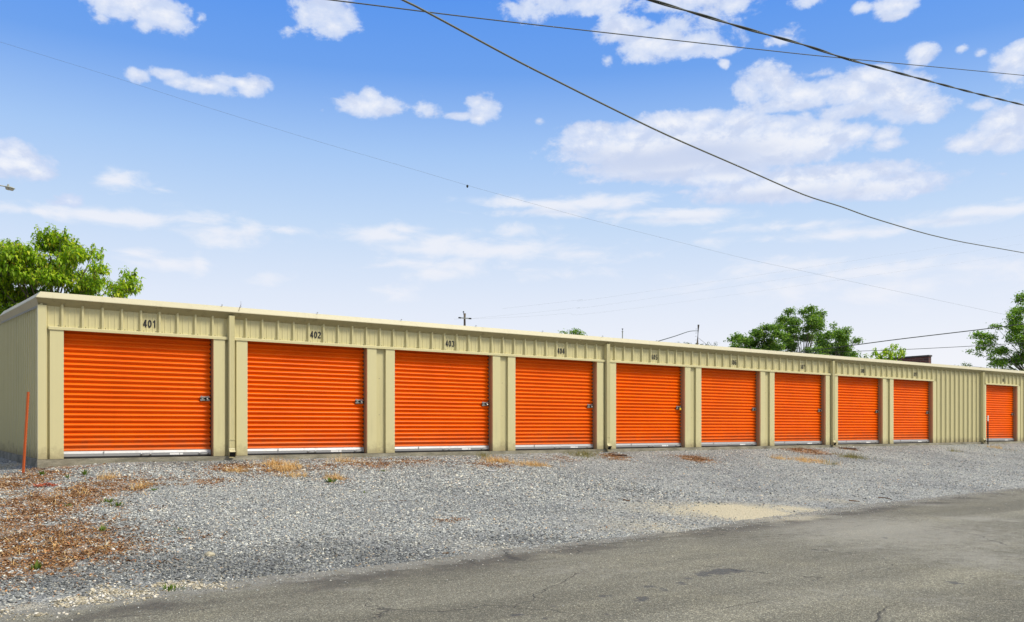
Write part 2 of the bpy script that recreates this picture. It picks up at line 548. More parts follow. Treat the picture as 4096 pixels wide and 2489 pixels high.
def road_mat():
    m, n, b = mat('asphalt', 0.85, (0.12, 0.12, 0.11), 0, 0.35)
    co, plan = plan_coords(n)
    v = n.voro(co, 130.0)
    cs = n.n('ShaderNodeSeparateColor'); n.L.new(v.outputs['Color'], cs.inputs[0])
    col = n.ramp(cs.outputs[0], [(0.0, (0.098, 0.092, 0.069)), (0.5, (0.167, 0.161, 0.120)), (0.85, (0.241, 0.230, 0.175)), (1.0, (0.503, 0.485, 0.372))])
    fine = n.noise(co, 260.0, 2, 0.6)
    col = n.mix(n.smooth(fine, 0.5, 0.75, 0, 0.5), col, (0.07, 0.068, 0.06))
    g1 = n.noise(co, 42.0, 4, 0.75); g2 = n.noise(co, 95.0, 2, 0.6)
    col = n.mix(n.smooth(g1, 0.52, 0.68, 0.0, 0.55), col, n.mix(1.0, col, (0.55, 0.55, 0.54), 'MULTIPLY'))
    col = n.mix(n.smooth(g1, 0.46, 0.34, 0.0, 0.5), col, n.mix(1.0, col, (1.5, 1.48, 1.40), 'MULTIPLY'))
    col = n.mix(n.smooth(g2, 0.64, 0.74, 0.0, 0.8), col, (0.42, 0.41, 0.35))
    col = n.mix(n.smooth(g2, 0.34, 0.26, 0.0, 0.8), col, (0.04, 0.04, 0.036))
    # wheel paths and weathering run along the road
    along = n.vmath('MULTIPLY', co, (0.16, 0.9, 1.0))
    w = n.noise(along, 1.1, 5, 0.6)
    col = n.mix(n.smooth(w, 0.36, 0.64, 0.0, 0.75), col, n.mix(1.0, col, (0.56, 0.555, 0.54), 'MULTIPLY'))
    col = n.mix(n.smooth(n.noise(co, 0.7, 6, 0.7), 0.48, 0.72, 0.0, 0.5), col, n.mix(1.0, col, (1.45, 1.42, 1.32), 'MULTIPLY'))
    fn = n.noise(co, 6.0, 5, 0.7)
    nz = n.math('SUBTRACT', fn, 0.5)
    # paler strip with tracked dust, then sand and grit washed over the edge
    du = n.math('MULTIPLY_ADD', nz, 1.6, attr(n, 'patch_dust'))
    col = n.mix(n.smooth(du, 0.2, 0.9, 0, 0.55), col, (0.29, 0.28, 0.235))
    sa = n.math('MULTIPLY_ADD', nz, 1.4, attr(n, 'patch_sand'))
    col = n.mix(n.smooth(sa, 0.1, 0.95, 0, 0.7), col, (0.52, 0.46, 0.31))
    # dark margin just off the gravel edge
    sep = n.n('ShaderNodeSeparateXYZ'); n.L.new(co, sep.inputs[0])
    e = n.math('MULTIPLY_ADD', sep.outputs[0], -0.104, sep.outputs[1])
    e = n.math('MULTIPLY_ADD', nz, 0.9, e)
    m1 = n.math('MULTIPLY', n.smooth(e, -9.6, -9.15), n.smooth(e, -8.75, -9.0))
    m1 = n.math('MULTIPLY', m1, n.smooth(n.noise(co, 1.3, 4), 0.35, 0.6))
    col = n.mix(n.math('MULTIPLY', m1, 0.7), col, (0.055, 0.05, 0.042))
    # grey grit ground into the margin
    m2 = n.smooth(e, -9.1, -8.7)
    m2 = n.math('MULTIPLY', m2, n.smooth(fn, 0.3, 0.5))
    col = n.mix(n.math('MULTIPLY', m2, 0.8), col, n.ramp(cs.outputs[1], [(0.0, (0.09, 0.09, 0.08)), (1.0, (0.30, 0.29, 0.25))]))
    # oil spots
    st = n.math('MULTIPLY_ADD', n.math('SUBTRACT', n.noise(co, 16.0, 5, 0.75), 0.5), 2.2, attr(n, 'patch_stain'))
    sf = n.smooth(st, 0.25, 0.5, 0, 0.72)
    col = n.mix(sf, col, (0.045, 0.045, 0.043))
    spots = n.voro(co, 2.6)
    sp = n.math('LESS_THAN', n.math('MULTIPLY_ADD', n.noise(co, 40, 2), 0.06, spots.outputs['Distance']), 0.068)
    col = n.mix(n.math('MULTIPLY', sp, 0.55), col, (0.05, 0.05, 0.047))
    # hairline cracks
    ck = n.voro(n.vmath('MULTIPLY_ADD', n.n('ShaderNodeTexNoise').outputs['Color'], (0.0, 0.0, 0.0), n.vmath('ADD', n.vmath('MULTIPLY', co, (0.55, 0.9, 0)), n.vmath('MULTIPLY', _noise_col(n, co, 2.5), (0.35, 0.35, 0)))), 0.75, 'DISTANCE_TO_EDGE')
    cr = n.smooth(ck.outputs['Distance'], 0.006, 0.0)
    cr = n.math('MULTIPLY', cr, n.smooth(n.noise(co, 0.8, 2), 0.46, 0.58))
    col = n.mix(n.math('MULTIPLY', cr, 0.75), col, (0.03, 0.029, 0.026))
    n.L.new(col, b.inputs['Base Color'])
    n.L.new(n.math('MULTIPLY_ADD', sf, -0.25, 0.88), b.inputs['Roughness'])
    h = n.math('ADD', v.outputs['Distance'], n.math('MULTIPLY', cr, -3.0))
    n.L.new(n.bump(h, 0.45, 0.006), b.inputs['Normal'])
    return m


def _noise_col(n, vec, scale):
    nd = n.n('ShaderNodeTexNoise'); n.L.new(vec, nd.inputs['Vector'])
    nd.inputs['Scale'].default_value = scale; nd.inputs['Detail'].default_value = 4
    return nd.outputs['Color']


PATCH['stain'] = px_rows(STAIN_PX); PATCH['dust'] = px_rows(DUST_PX)
M_GROUND = ground_mat()
M_ROAD = road_mat()

# ------------------------------------------------------------------ ground and road
def build_ground():
    xs = np.concatenate([[-900, -300, -120, -60, -30, -18, -12, -9], np.arange(-7, 14, 0.10), np.arange(14, 48, 0.25), [50, 60, 80, 120, 300, 900]])
    ys = np.concatenate([np.arange(-10.6, 0.2, 0.08), np.arange(0.2, 4, 0.1), np.arange(4, 9, 0.4), [12, 16, 24, 40, 80, 160, 400, 900]])
    V = np.zeros((len(xs), len(ys), 3))
    for i, x in enumerate(xs):
        for j, y in enumerate(ys):
            V[i, j] = (x, y, ground_z(float(x), float(y)))
    nx, ny = len(xs), len(ys)
    idx = np.arange(nx * ny).reshape(nx, ny)
    F = np.stack([idx[:-1, :-1], idx[1:, :-1], idx[1:, 1:], idx[:-1, 1:]], -1).reshape(-1, 4)
    o = np_mesh('ground', V.reshape(-1, 3), F, M_GROUND, smooth=True)
    tag(o, kind='structure')
    patch_attr(o, V.reshape(-1, 3), ['brown', 'straw', 'green', 'sand', 'chips', 'dark'])
    xs = np.concatenate([[-900, -200, -60, -20, -10, -8], np.arange(-6, 22, 0.06), np.arange(22, 34, 0.15), [36, 40, 60, 200, 900]])
    ys = np.concatenate([[-26, -22, -18, -15.5], np.arange(-14.5, -5, 0.06), [-4, -2]])
    nx, ny = len(xs), len(ys)
    V = np.zeros((nx, ny, 3)); V[..., 0] = xs[:, None]; V[..., 1] = ys[None, :]; V[..., 2] = ROAD_Z
    idx = np.arange(nx * ny).reshape(nx, ny)
    F = np.stack([idx[:-1, :-1], idx[1:, :-1], idx[1:, 1:], idx[:-1, 1:]], -1).reshape(-1, 4)
    o = np_mesh('road', V.reshape(-1, 3), F, M_ROAD)
    tag(o, kind='structure')
    patch_attr(o, V.reshape(-1, 3), ['sand', 'dust', 'stain'])
    mb = MB()
    mb.add([(-900, -900, ROAD_Z - 0.03), (900, -900, ROAD_Z - 0.03), (900, -25.5, ROAD_Z - 0.03), (-900, -25.5, ROAD_Z - 0.03)], [(0, 1, 2, 3)])
    tag(mb.build('ground_across_road', M_GROUND), kind='structure')


build_ground()

# ------------------------------------------------------------------ storage building
S0, PITCH, OPEN, DH = 0.36, 3.048, 2.43, 2.13
BAYS = [0, 1, 2, 3, 4, 5, 6, 7, 8, 10]
LEN, DEPTH, RIDGE = 45.9, 12.8, 6.4
SHEET = 0.05
SLOPE = 0.058
bld = thing('storage_building', 'long tan metal self-storage building with ten orange roll-up doors', 'building', (0, 0, 0))


def rib_profile(a, b, first=1.56, P=0.3048):
    """(s, out) polyline of ribbed wall sheet between a and b"""
    pts = [(a, 0.0)]
    k0 = int(math.floor((a - first) / P)) - 1
    k1 = int(math.ceil((b - first) / P)) + 1
    for k in range(k0, k1 + 1):
        c = first + k * P
        for ds, o in ((-0.036, 0), (-0.014, 0.044), (0.014, 0.044), (0.034, 0), (0.085, 0), (0.095, 0.006), (0.108, 0.006), (0.118, 0), (0.187, 0), (0.197, 0.006), (0.210, 0.006), (0.220, 0)):
            s = c + ds
            if a < s < b:
                pts.append((s, o))
    pts.append((b, 0.0))
    return pts


# front sheets
def front_wall():
    mb = MB()

    def sheet(a, b, z0, z1):
        pr = rib_profile(a, b)
        mb.strip([(s, SHEET - o, z0) for s, o in pr], [(s, SHEET - o, z1) for s, o in pr])
    for i in range(15):
        a = S0 + PITCH * i
        if i in BAYS:
            sheet(a - 0.309 if i else 0.0, a + OPEN + 0.309, DH + 0.02, 2.55)
            if i == 0:
                sheet(0.0, a - 0.0, 0.0, DH + 0.02)
            else:
                mb.add([(a - 0.309, SHEET, 0), (a, SHEET, 0), (a, SHEET, DH + 0.02), (a - 0.309, SHEET, DH + 0.02)], [(0, 1, 2, 3)])
            e = a + OPEN
            if i + 1 in BAYS or i < 8:
                mb.add([(e, SHEET, 0), (e + 0.309, SHEET, 0), (e + 0.309, SHEET, DH + 0.02), (e, SHEET, DH + 0.02)], [(0, 1, 2, 3)])
            else:
                sheet(e, e + 0.309, 0, DH + 0.02)
        else:
            sheet(a - 0.309, a + OPEN + 0.309, 0.0, 2.55)
    # screws: heads in the flats above the header and beside the jambs
    def screw(s, z, y=SHEET):
        r = 0.007
        mb.add([(s - r, y - 0.001, z - r), (s + r, y - 0.001, z - r), (s + r, y - 0.001, z + r), (s - r, y - 0.001, z + r), (s, y - 0.009, z)],
               [(0, 1, 4), (1, 2, 4), (2, 3, 4), (3, 0, 4)], 1)
    k = 0
    c = 1.56 - 0.3048 * 5
    while c < LEN:
        for ds in (0.05, 0.25):
            screw(c + ds, DH + 0.065)
        c += 0.3048
    for i in range(0, 9):
        e = S0 + PITCH * i + OPEN + 0.309
        for z in (0.06, 0.78, 1.52):
            screw(e - 0.02, z)
    for z in (0.1, 0.82, 1.58):
        screw(0.135, z)
    # dark liner just behind the sheets so that no light leaks in
    mb.build('front_wall', [M_TAN, M_SCREW], bld)


front_wall()


def end_wall(x, sgn, name):
    mb = MB()
    pr = rib_profile(0.06, DEPTH, 0.16)
    bot = [(x + sgn * (o - 0.0), s, 0.0) for s, o in pr]

    def ztop(y):
        return 2.53 + SLOPE * min(y, DEPTH - y)
    # make sure the ridge is a vertex
    pr2 = [(0.06, 0.0)]
    for k in range(43):
        c = 0.16 + 0.3048 * k
        pr2 += [(c - 0.024, 0), (c - 0.020, 0.019), (c + 0.018, 0.019), (c + 0.026, 0)]
    pr2 = [q for q in pr2 if q[0] < DEPTH - 0.03] + [(DEPTH, 0.0), (RIDGE, 0.0)]
    pr2.sort(key=lambda q: q[0])
    mb.strip([(x + sgn * o * 1.1, s, 0.0) for s, o in pr2], [(x + sgn * o * 1.1, s, ztop(s)) for s, o in pr2])
    for y in np.arange(0.16 + 0.05, DEPTH, 0.3048):
        for z in (0.08, 0.85, 1.6, 2.3):
            r = 0.007
            xx = x + sgn * 0.001
            mb.add([(xx, y - r, z - r), (xx, y + r, z - r), (xx, y + r, z + r), (xx, y - r, z + r), (xx + sgn * 0.008, y, z)], [(0, 1, 4), (1, 2, 4), (2, 3, 4), (3, 0, 4)], 1)
    return mb.build(name, [M_TAN, M_SCREW], bld)


end_wall(0.02, -1, 'end_wall')
end_wall(LEN - 0.02, 1, 'end_wall')
mb = MB()
pr = rib_profile(0.0, LEN)
mb.strip([(s, DEPTH - SHEET + o, 0) for s, o in pr], [(s, DEPTH - SHEET + o, 2.55) for s, o in pr])
mb.build('rear_wall', [M_TAN], bld)

# slab
mb = MB()
mb.box(-0.025, LEN + 0.02, -0.012, DEPTH + 0.02, -0.45, -0.004)
slab = mb.build('foundation', M_CONC, bld)

# roof: two ribbed planes
mb = MB()
pr = rib_profile(0.02, LEN - 0.02, 1.56)
zr = 2.735 + SLOPE * RIDGE
mb.strip([(s, 0.012, 2.711 + o * 0.3) for s, o in pr], [(s, RIDGE, zr - 0.006 + o * 0.3) for s, o in pr])
mb.strip([(s, RIDGE, zr - 0.006 + o * 0.3) for s, o in pr], [(s, DEPTH + 0.03, 2.712 + o * 0.3) for s, o in pr])
for s in np.arange(1.1, LEN, 1.83):
    mb.box(s - 0.008, s + 0.008, -0.045, -0.03, 2.735, 2.752, 1)
mb.build('roof', [M_GUT, M_SCREW], bld)


# eave gutter and rake trim: one folded profile, mitred at the corner
def trim_profile():
    # (out, z) : lower inner edge, nose, top edge, back
    return [(0.0, 2.51), (0.12, 2.62), (0.118, 2.632), (0.05, 2.727), (0.02, 2.728), (0.012, 2.70), (0.0, 2.60)]


mb = MB()
prof = trim_profile()
x_left = {0: 0.0, 1: -0.052, 2: -0.052, 3: 0.02, 4: 0.03, 5: 0.03, 6: 0.03}
n = len(prof)
seams = [0.0] + list(np.arange(6.1, LEN, 6.1)) + [LEN]
for q in range(len(seams) - 1):
    a, b2 = seams[q], seams[q + 1] + (0.04 if q < len(seams) - 2 else 0)
    lift = 0.0015 * (q % 2)
    va = [((a + x_left[i]) if q == 0 else a, 0.03 - o - lift - 0.03 * (o == 0) + (0.0 if o else 0.045), z) for i, (o, z) in enumerate(prof)]
    vb = [(b2, 0.03 - o - lift - 0.03 * (o == 0) + (0.0 if o else 0.045), z) for i, (o, z) in enumerate(prof)]
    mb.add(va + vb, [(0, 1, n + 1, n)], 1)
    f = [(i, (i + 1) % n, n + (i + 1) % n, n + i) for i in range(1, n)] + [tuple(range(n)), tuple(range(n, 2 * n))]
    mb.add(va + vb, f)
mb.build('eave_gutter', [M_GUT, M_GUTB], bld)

mb = MB()
rake = [(0.0, 2.51), (0.052, 2.62), (0.052, 2.632), (-0.02, 2.728), (-0.05, 2.72)]
segs = [(-0.0, 3.3), (3.3, RIDGE), (RIDGE, 9.4), (9.4, DEPTH)]
for q, (a, b2) in enumerate(segs):
    lift = 0.002 * (q % 2)
    va, vb = [], []
    for (o, z) in rake:
        ya = a
        if q == 0:
            ya = {2.51: 0.045, 2.62: -0.09, 2.632: -0.088, 2.728: -0.02, 2.72: -0.02}[z]
        va.append((-o - lift, ya, z + SLOPE * min(max(ya, 0), DEPTH - max(ya, 0)) + lift))
        vb.append((-o - lift, b2 + (0.03 if q in (0, 2) else 0), z + SLOPE * min(b2, DEPTH - b2) + lift))
    n = len(rake)
    f = [(i, (i + 1) % n, n + (i + 1) % n, n + i) for i in range(1, n)] + [tuple(range(n)), tuple(range(n, 2 * n))]
    mb.add(va + vb, f)
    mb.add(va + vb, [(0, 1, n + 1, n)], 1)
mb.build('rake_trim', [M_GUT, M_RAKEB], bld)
# dark toothed closure strip where the sheets meet the rake
mb = MB()
pts_hi, pts_lo = [], []
y = 0.06
while y < RIDGE - 0.1:
    for dy, dz in ((0.0, -0.034), (0.10, -0.034), (0.102, -0.012), (0.148, -0.012)):
        pts_hi.append((-0.021, y + dy, 2.502 + SLOPE * (y + dy))); pts_lo.append((-0.021, y + dy, 2.498 + SLOPE * (y + dy) + dz))
    y += 0.15
mb.strip(pts_lo, pts_hi)
mb.build('closure_strip', M_SCREW, bld)

# corner trim, front left
mb = MB()
mb.add([(-0.018, 0.13, 0.0), (-0.018, -0.004, 0.0), (0.105, -0.004, 0.0), (0.118, 0.02, 0.0), (0.118, 0.05, 0.0)] +
       [(-0.018, 0.13, 2.515), (-0.018, -0.004, 2.515), (0.105, -0.004, 2.515), (0.118, 0.02, 2.515), (0.118, 0.05, 2.515)],
       [(0, 1, 6, 5), (1, 2, 7, 6), (2, 3, 8, 7), (3, 4, 9, 8)])
mb.build('corner_trim', M_TRIM, bld)

# header ledge over the openings
def ledge(a, b2):
    mb = MB()
    mb.prism([(SHEET, DH + 0.045), (-0.012, DH + 0.043), (-0.016, DH + 0.038), (-0.016, DH - 0.008), (-0.004, DH - 0.010), (-0.004, DH + 0.012), (SHEET, DH + 0.012)], a, b2)
    mb.build('header_trim', M_TRIM, bld)


ds = [S0 + PITCH * (3 * k) + OPEN + 0.309 for k in range(4)]     # downspouts
ledge(0.135, ds[0] - 0.056)
ledge(ds[0] + 0.056, ds[1] - 0.056)
ledge(ds[1] + 0.056, ds[2] - 0.056)
ledge(ds[2] + 0.056, S0 + PITCH * 8 + OPEN + 0.05)
ledge(S0 + PITCH * 10 - 0.05, S0 + PITCH * 10 + OPEN + 0.05)


def arc(cx, cy, rx, ry, a0, a1, n=14):
    return [(cx + rx * math.cos(R(a0 + (a1 - a0) * i / n)), cy + ry * math.sin(R(a0 + (a1 - a0) * i / n))) for i in range(n + 1)]


DIGITS = {'0': [arc(.5, .9, .36, .75, 90, 450, 28)],
          '1': [[(.60, 0), (.60, 1.8)], [(.56, 1.66), (.40, 1.46), (.16, 1.33)]],
          '2': [arc(.5, 1.27, .36, .38, 165, -20, 14) + [(.72, .92), (.42, .58), (.20, .30), (.17, .15)], [(.05, .15), (.93, .15)]],
          '3': [arc(.48, 1.29, .34, .36, 160, -80, 14), arc(.48, .53, .38, .39, 85, -165, 16)],
          '4': [[(.70, 0), (.70, 1.8)], [(.60, 1.66), (.14, .62)], [(.02, .53), (1.0, .53)]],
          '5': [[(.90, 1.65), (.22, 1.65)], [(.31, 1.52), (.22, .95)], arc(.47, .58, .38, .44, 130, -155, 18)],
          '6': [arc(.5, .52, .36, .38, 0, 360, 24), [(.15, .62), (.16, 1.0), (.24, 1.36)] + arc(.53, 1.28, .30, .38, 140, 25, 8)],
          '7': [[(.06, 1.65), (.96, 1.65)], [(.84, 1.52), (.60, 1.05), (.44, .5), (.38, 0)]],
          '8': [arc(.5, 1.31, .32, .34, 0, 360, 24), arc(.5, .51, .37, .37, 0, 360, 24)],
          '9': [arc(.5, 1.28, .36, .38, 0, 360, 24), [(.85, 1.18), (.84, .8), (.76, .44)] + arc(.47, .52, .30, .38, -40, -155, 8)]}


def number_mesh(txt):
    mb = MB(); u = 0.132 / 1.8; pitch = 1.24; w = 0.165; layer = 0
    for ci, ch in enumerate(txt):
        ox = ((ci - (len(txt) - 1) / 2) * pitch - 0.5) * 1.0
        for st in DIGITS[ch]:
            closed = (Vector(st[0]) - Vector(st[-1])).length < 1e-4
            P = [Vector((p[0], p[1])) for p in (st[:-1] if closed else st)]
            n = len(P); L, Rr = [], []
            for i in range(n):
                a = P[(i - 1) % n] if (closed or i) else P[i]
                b2 = P[(i + 1) % n] if (closed or i < n - 1) else P[i]
                d = (b2 - a).normalized(); nn = Vector((-d.y, d.x)) * w
                L.append(P[i] + nn); Rr.append(P[i] - nn)
            if closed:
                L.append(L[0]); Rr.append(Rr[0])
            yy = -0.0002 * layer; layer += 1
            mb.strip([((ox + p.x) * u * .84, yy, (p.y - .9) * u) for p in Rr], [((ox + p.x) * u * .84, yy, (p.y - .9) * u) for p in L])
    return mb


# door frames, doors and numbers, made once and copied along the wall
def door_frame_mesh():
    mb = MB()
    H = DH - 0.008
    # left jamb trim with its edge turned back, right jamb trim, returns
    for (a, b2) in ((-0.205, 0.0), (OPEN, OPEN + 0.205)):
        mb.add([(a, 0.05, 0), (a, 0.0, 0), (b2, 0.0, 0), (b2, 0.05, 0), (a, 0.05, H), (a, 0.0, H), (b2, 0.0, H), (b2, 0.05, H)],
               [(0, 1, 5, 4), (1, 2, 6, 5), (2, 3, 7, 6)])
    # returns into the opening
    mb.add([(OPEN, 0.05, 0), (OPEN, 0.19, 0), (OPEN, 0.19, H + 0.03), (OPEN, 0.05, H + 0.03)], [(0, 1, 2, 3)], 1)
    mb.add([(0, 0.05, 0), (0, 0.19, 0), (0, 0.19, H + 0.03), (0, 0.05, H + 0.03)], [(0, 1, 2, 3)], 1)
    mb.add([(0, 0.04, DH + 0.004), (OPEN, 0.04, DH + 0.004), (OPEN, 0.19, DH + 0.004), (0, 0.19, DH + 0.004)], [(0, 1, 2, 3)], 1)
    # dark track gap behind the curtain edges
    mb.box(OPEN - 0.022, OPEN - 0.001, 0.172, 0.20, 0.0, DH, 2)
    mb.box(0.001, 0.022, 0.172, 0.20, 0.0, DH, 2)
    mb.box(0.0, OPEN, 0.215, 0.23, 0.0, DH + 0.15, 2)
    for z in np.arange(0.15, 2.1, 0.36):
        r = 0.006
        mb.add([(OPEN - 0.001, 0.10 - r, z - r), (OPEN - 0.001, 0.10 + r, z - r), (OPEN - 0.001, 0.10 + r, z + r), (OPEN - 0.001, 0.10 - r, z + r), (OPEN - 0.007, 0.10, z)],
               [(0, 1, 4), (1, 2, 4), (2, 3, 4), (3, 0, 4)], 3)
    return mb


def curtain_mesh():
    mb = MB()
    P, A, y0 = 0.0845, 0.0235, 0.164
    z0, z1 = 0.108, DH + 0.12
    prof = []
    nseg = 14
    nz = int((z1 - z0) / P * nseg)
    for k in range(nz + 1):
        z = z0 + (z1 - z0) * k / nz
        ph = (z - z0) / P
        fr = ph - math.floor(ph)
        # round bead with a narrower valley
        s = math.sin(math.pi * min(fr / 0.60, 1.0)) if fr < 0.60 else -0.70 * math.sin(math.pi * (fr - 0.60) / 0.40)
        prof.append((y0 - A * s, z))
    xs = [0.012, 0.02, OPEN - 0.02, OPEN - 0.012]
    for a, b2 in zip(xs[:-1], xs[1:]):
        mb.strip([(a, y, z) for y, z in prof], [(b2, y, z) for y, z in prof])
    return mb


def bar_mesh():
    mb = MB()
    # aluminium angle: bright sloping shoulder, upright face, rubber astragal below
    mb.prism([(0.150, 0.118), (0.142, 0.118), (0.126, 0.082), (0.124, 0.078), (0.124, 0.030), (0.150, 0.030)], 0.006, OPEN - 0.012)
    mb.prism([(0.145, 0.029), (0.132, 0.029), (0.130, 0.004), (0.150, 0.002)], 0.01, OPEN - 0.014, 1)
    mb.box(OPEN * 0.70, OPEN * 0.70 + 0.16, 0.1225, 0.1235, 0.036, 0.068, 2)
    mb.box(OPEN * 0.70 + 0.172, OPEN * 0.70 + 0.225, 0.1225, 0.1235, 0.036, 0.066, 2)
    mb.box(0.62, 0.635, 0.117, 0.1235, 0.055, 0.116, 0)
    return mb


def handle_mesh(cx):
    mb = MB()
    mb.tube([(cx - 0.075, 0.124, 0.052), (cx - 0.068, 0.098, 0.054), (cx - 0.03, 0.090, 0.050), (cx + 0.03, 0.090, 0.050), (cx + 0.068, 0.098, 0.054), (cx + 0.075, 0.124, 0.052)], 0.007, 6)
    for s in (-1, 1):
        mb.box(cx + s * 0.075 - 0.018, cx + s * 0.075 + 0.018, 0.119, 0.1235, 0.036, 0.072)
    return mb


def latch_mesh():
    mb = MB()
    cx, cz, y = OPEN - 0.118, 1.045, 0.1405
    mb.box(cx - 0.10, cx + 0.095, y - 0.006, y, cz - 0.05, cz + 0.05)
    mb.box(cx - 0.10, cx + 0.02, y - 0.022, y - 0.007, cz + 0.020, cz + 0.046)
    mb.box(cx - 0.10, cx - 0.01, y - 0.022, y - 0.007, cz - 0.046, cz - 0.022)
    mb.box(cx + 0.025, cx + 0.09, y - 0.020, y - 0.007, cz + 0.018, cz + 0.044)
    mb.box(cx - 0.095, cx + 0.115, y - 0.017, y - 0.0065, cz - 0.018, cz + 0.016, 1)
    mb.box(cx - 0.075, cx - 0.035, y - 0.021, y - 0.0175, cz - 0.014, cz + 0.012)
    mb.tube([(cx + 0.03, y - 0.01, cz), (cx + 0.03, y - 0.045, cz - 0.004), (cx + 0.05, y - 0.05, cz - 0.02)], 0.012, 8)
    mb.tube([(cx + 0.012, y - 0.024, cz + 0.03), (cx + 0.012, y - 0.03, cz - 0.05)], 0.008, 6, 1)
    mb.v = [(cx + 0.02 + (p[0] - cx - 0.02) * 0.86, p[1], cz + (p[2] - cz) * 0.80) for p in mb.v]
    for (u, v) in ((-0.062, 0.044), (0.06, 0.044), (0.06, -0.038), (-0.062, -0.042)):
        mb.tube([(cx + u, y - 0.002, cz + v), (cx + u, y - 0.014, cz + v)], 0.008, 8)
    return mb


def copy_to(o, parent, x):
    c = o.copy(); C.objects.link(c); c.parent = parent
    c.location = (x, 0, 0) if parent is bld else (0, 0, 0)
    return c


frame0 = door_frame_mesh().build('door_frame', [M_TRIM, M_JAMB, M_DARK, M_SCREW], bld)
door0 = curtain_mesh().build('roll_up_door', M_ORANGE, bld, smooth=True)
bar0 = bar_mesh().build('bottom_bar', [M_STEEL, M_RUBBER, M_STICK], door0)
h0 = handle_mesh(OPEN * 0.535).build('handle', M_STEEL, door0, smooth=True)
h1 = handle_mesh(OPEN - 0.14).build('handle', M_STEEL, door0, smooth=True)
latch0 = latch_mesh().build('latch', [M_CHROME, M_DARK], door0)
subs = [bar0, h0, h1, latch0]
for o in subs:
    o.location = (0, 0, 0)
for q, i in enumerate(BAYS):
    x = S0 + PITCH * i
    if q == 0:
        frame0.location = (x, 0, 0); door0.location = (x, 0, 0); d = door0
    else:
        copy_to(frame0, bld, x)
        d = copy_to(door0, bld, x)
        for s in subs:
            copy_to(s, d, 0)
    d['label'] = 'orange roll-up door under the number %d' % (401 + q)
    # number
    nb = number_mesh(str(401 + q)).build('door_number', M_NUM, bld)
    nb.location = (x + 1.347, SHEET - 0.0085, 2.325)


# downspouts
def downspout_mesh():
    mb = MB()
    w, y0, y1 = 0.052, -0.075, 0.028
    # fluted front
    def ring(z):
        pts = [(-w, y1, z), (-w, y0 + 0.008, z), (-w + 0.008, y0, z)]
        for k in range(4):
            c = -w + 0.022 + k * 0.02
            pts += [(c, y0, z), (c + 0.004, y0 + 0.005, z), (c + 0.010, y0 + 0.005, z), (c + 0.014, y0, z)]
        pts += [(w - 0.008, y0, z), (w, y0 + 0.008, z), (w, y1, z)]
        return pts
    mb.strip(ring(0.30), ring(2.56))
    # sleeve joint and elbow
    zs = 0.305
    mb.box(-w - 0.004, w + 0.004, y0 - 0.004, y1, zs - 0.012, zs)
    mb.strip([(x * 0.985, y + 0.002 * (y < 0), 0.14) for x, y, _ in ring(0)], [(x * 0.985, y + 0.002 * (y < 0), 0.30) for x, y, _ in ring(0)])
    n = 7
    secs = []
    for k in range(n + 1):
        a = R(72) * k / n
        pin = Vector((0, y0, 0.14))
        piv_y, rad_out, rad_in = y0 - 0.075, (y1 - y0) + 0.075, 0.075
        crimp = 0.004 if k % 2 else 0.0
        f = (piv_y + (rad_in - crimp) * math.cos(a), 0.14 - (rad_in - crimp) * math.sin(a))
        bk = (piv_y + (rad_out + crimp) * math.cos(a), 0.14 - (rad_out + crimp) * math.sin(a))
        secs.append([(-w - crimp, bk[0], bk[1]), (-w - crimp, f[0], f[1]), (w + crimp, f[0], f[1]), (w + crimp, bk[0], bk[1])])
    for a, b2 in zip(secs[:-1], secs[1:]):
        mb.add(a + b2, [(0, 1, 5, 4), (1, 2, 6, 5), (2, 3, 7, 6), (3, 0, 4, 7)])
    # dark inside, a little back from the lip
    e = secs[-2]
    mb.add([(p[0] * 0.95, p[1], p[2]) for p in e], [(0, 1, 2, 3)], 1)
    # straps
    return mb


dsp = downspout_mesh().build('downspout', [M_TRIM, M_DARK], bld)
for k, x in enumerate(ds):
    if k == 0:
        dsp.location = (x, 0, 0)
    else:
        copy_to(dsp, bld, x)

# yellow padlock on door 405
mb = MB()
lx = S0 + PITCH * 4 + OPEN - 0.095
mb.box(lx - 0.026, lx + 0.026, 0.075, 0.10, 0.985, 1.040)
mb.tube([(lx - 0.016, 0.088, 1.038), (lx - 0.016, 0.088, 1.065), (lx, 0.088, 1.078), (lx + 0.016, 0.088, 1.065), (lx + 0.016, 0.088, 1.038)], 0.004, 6, 1)
tag(mb.build('padlock', [M_YEL, M_CHROME], loc=(lx, 0.088, 0.985)), 'yellow padlock hanging on the latch of door 405', 'padlock')

# twig caught on the roof edge
p = at(963, 1245, 15.1)
mb = MB()
tw = [at(955, 1246, 15.6), at(958, 1232, 15.6), at(964, 1220, 15.6), at(963, 1206, 15.6)]
mb.tube(tw, [0.006, 0.005, 0.004, 0.002], 5)
mb.tube([tw[1], tw[1] + Vector((0.04, 0, 0.03))], [0.004, 0.002], 5)
tag(mb.build('twig', M_TWIG, loc=tw[0]), 'thin bare twig sticking up from the roof edge', 'twig')

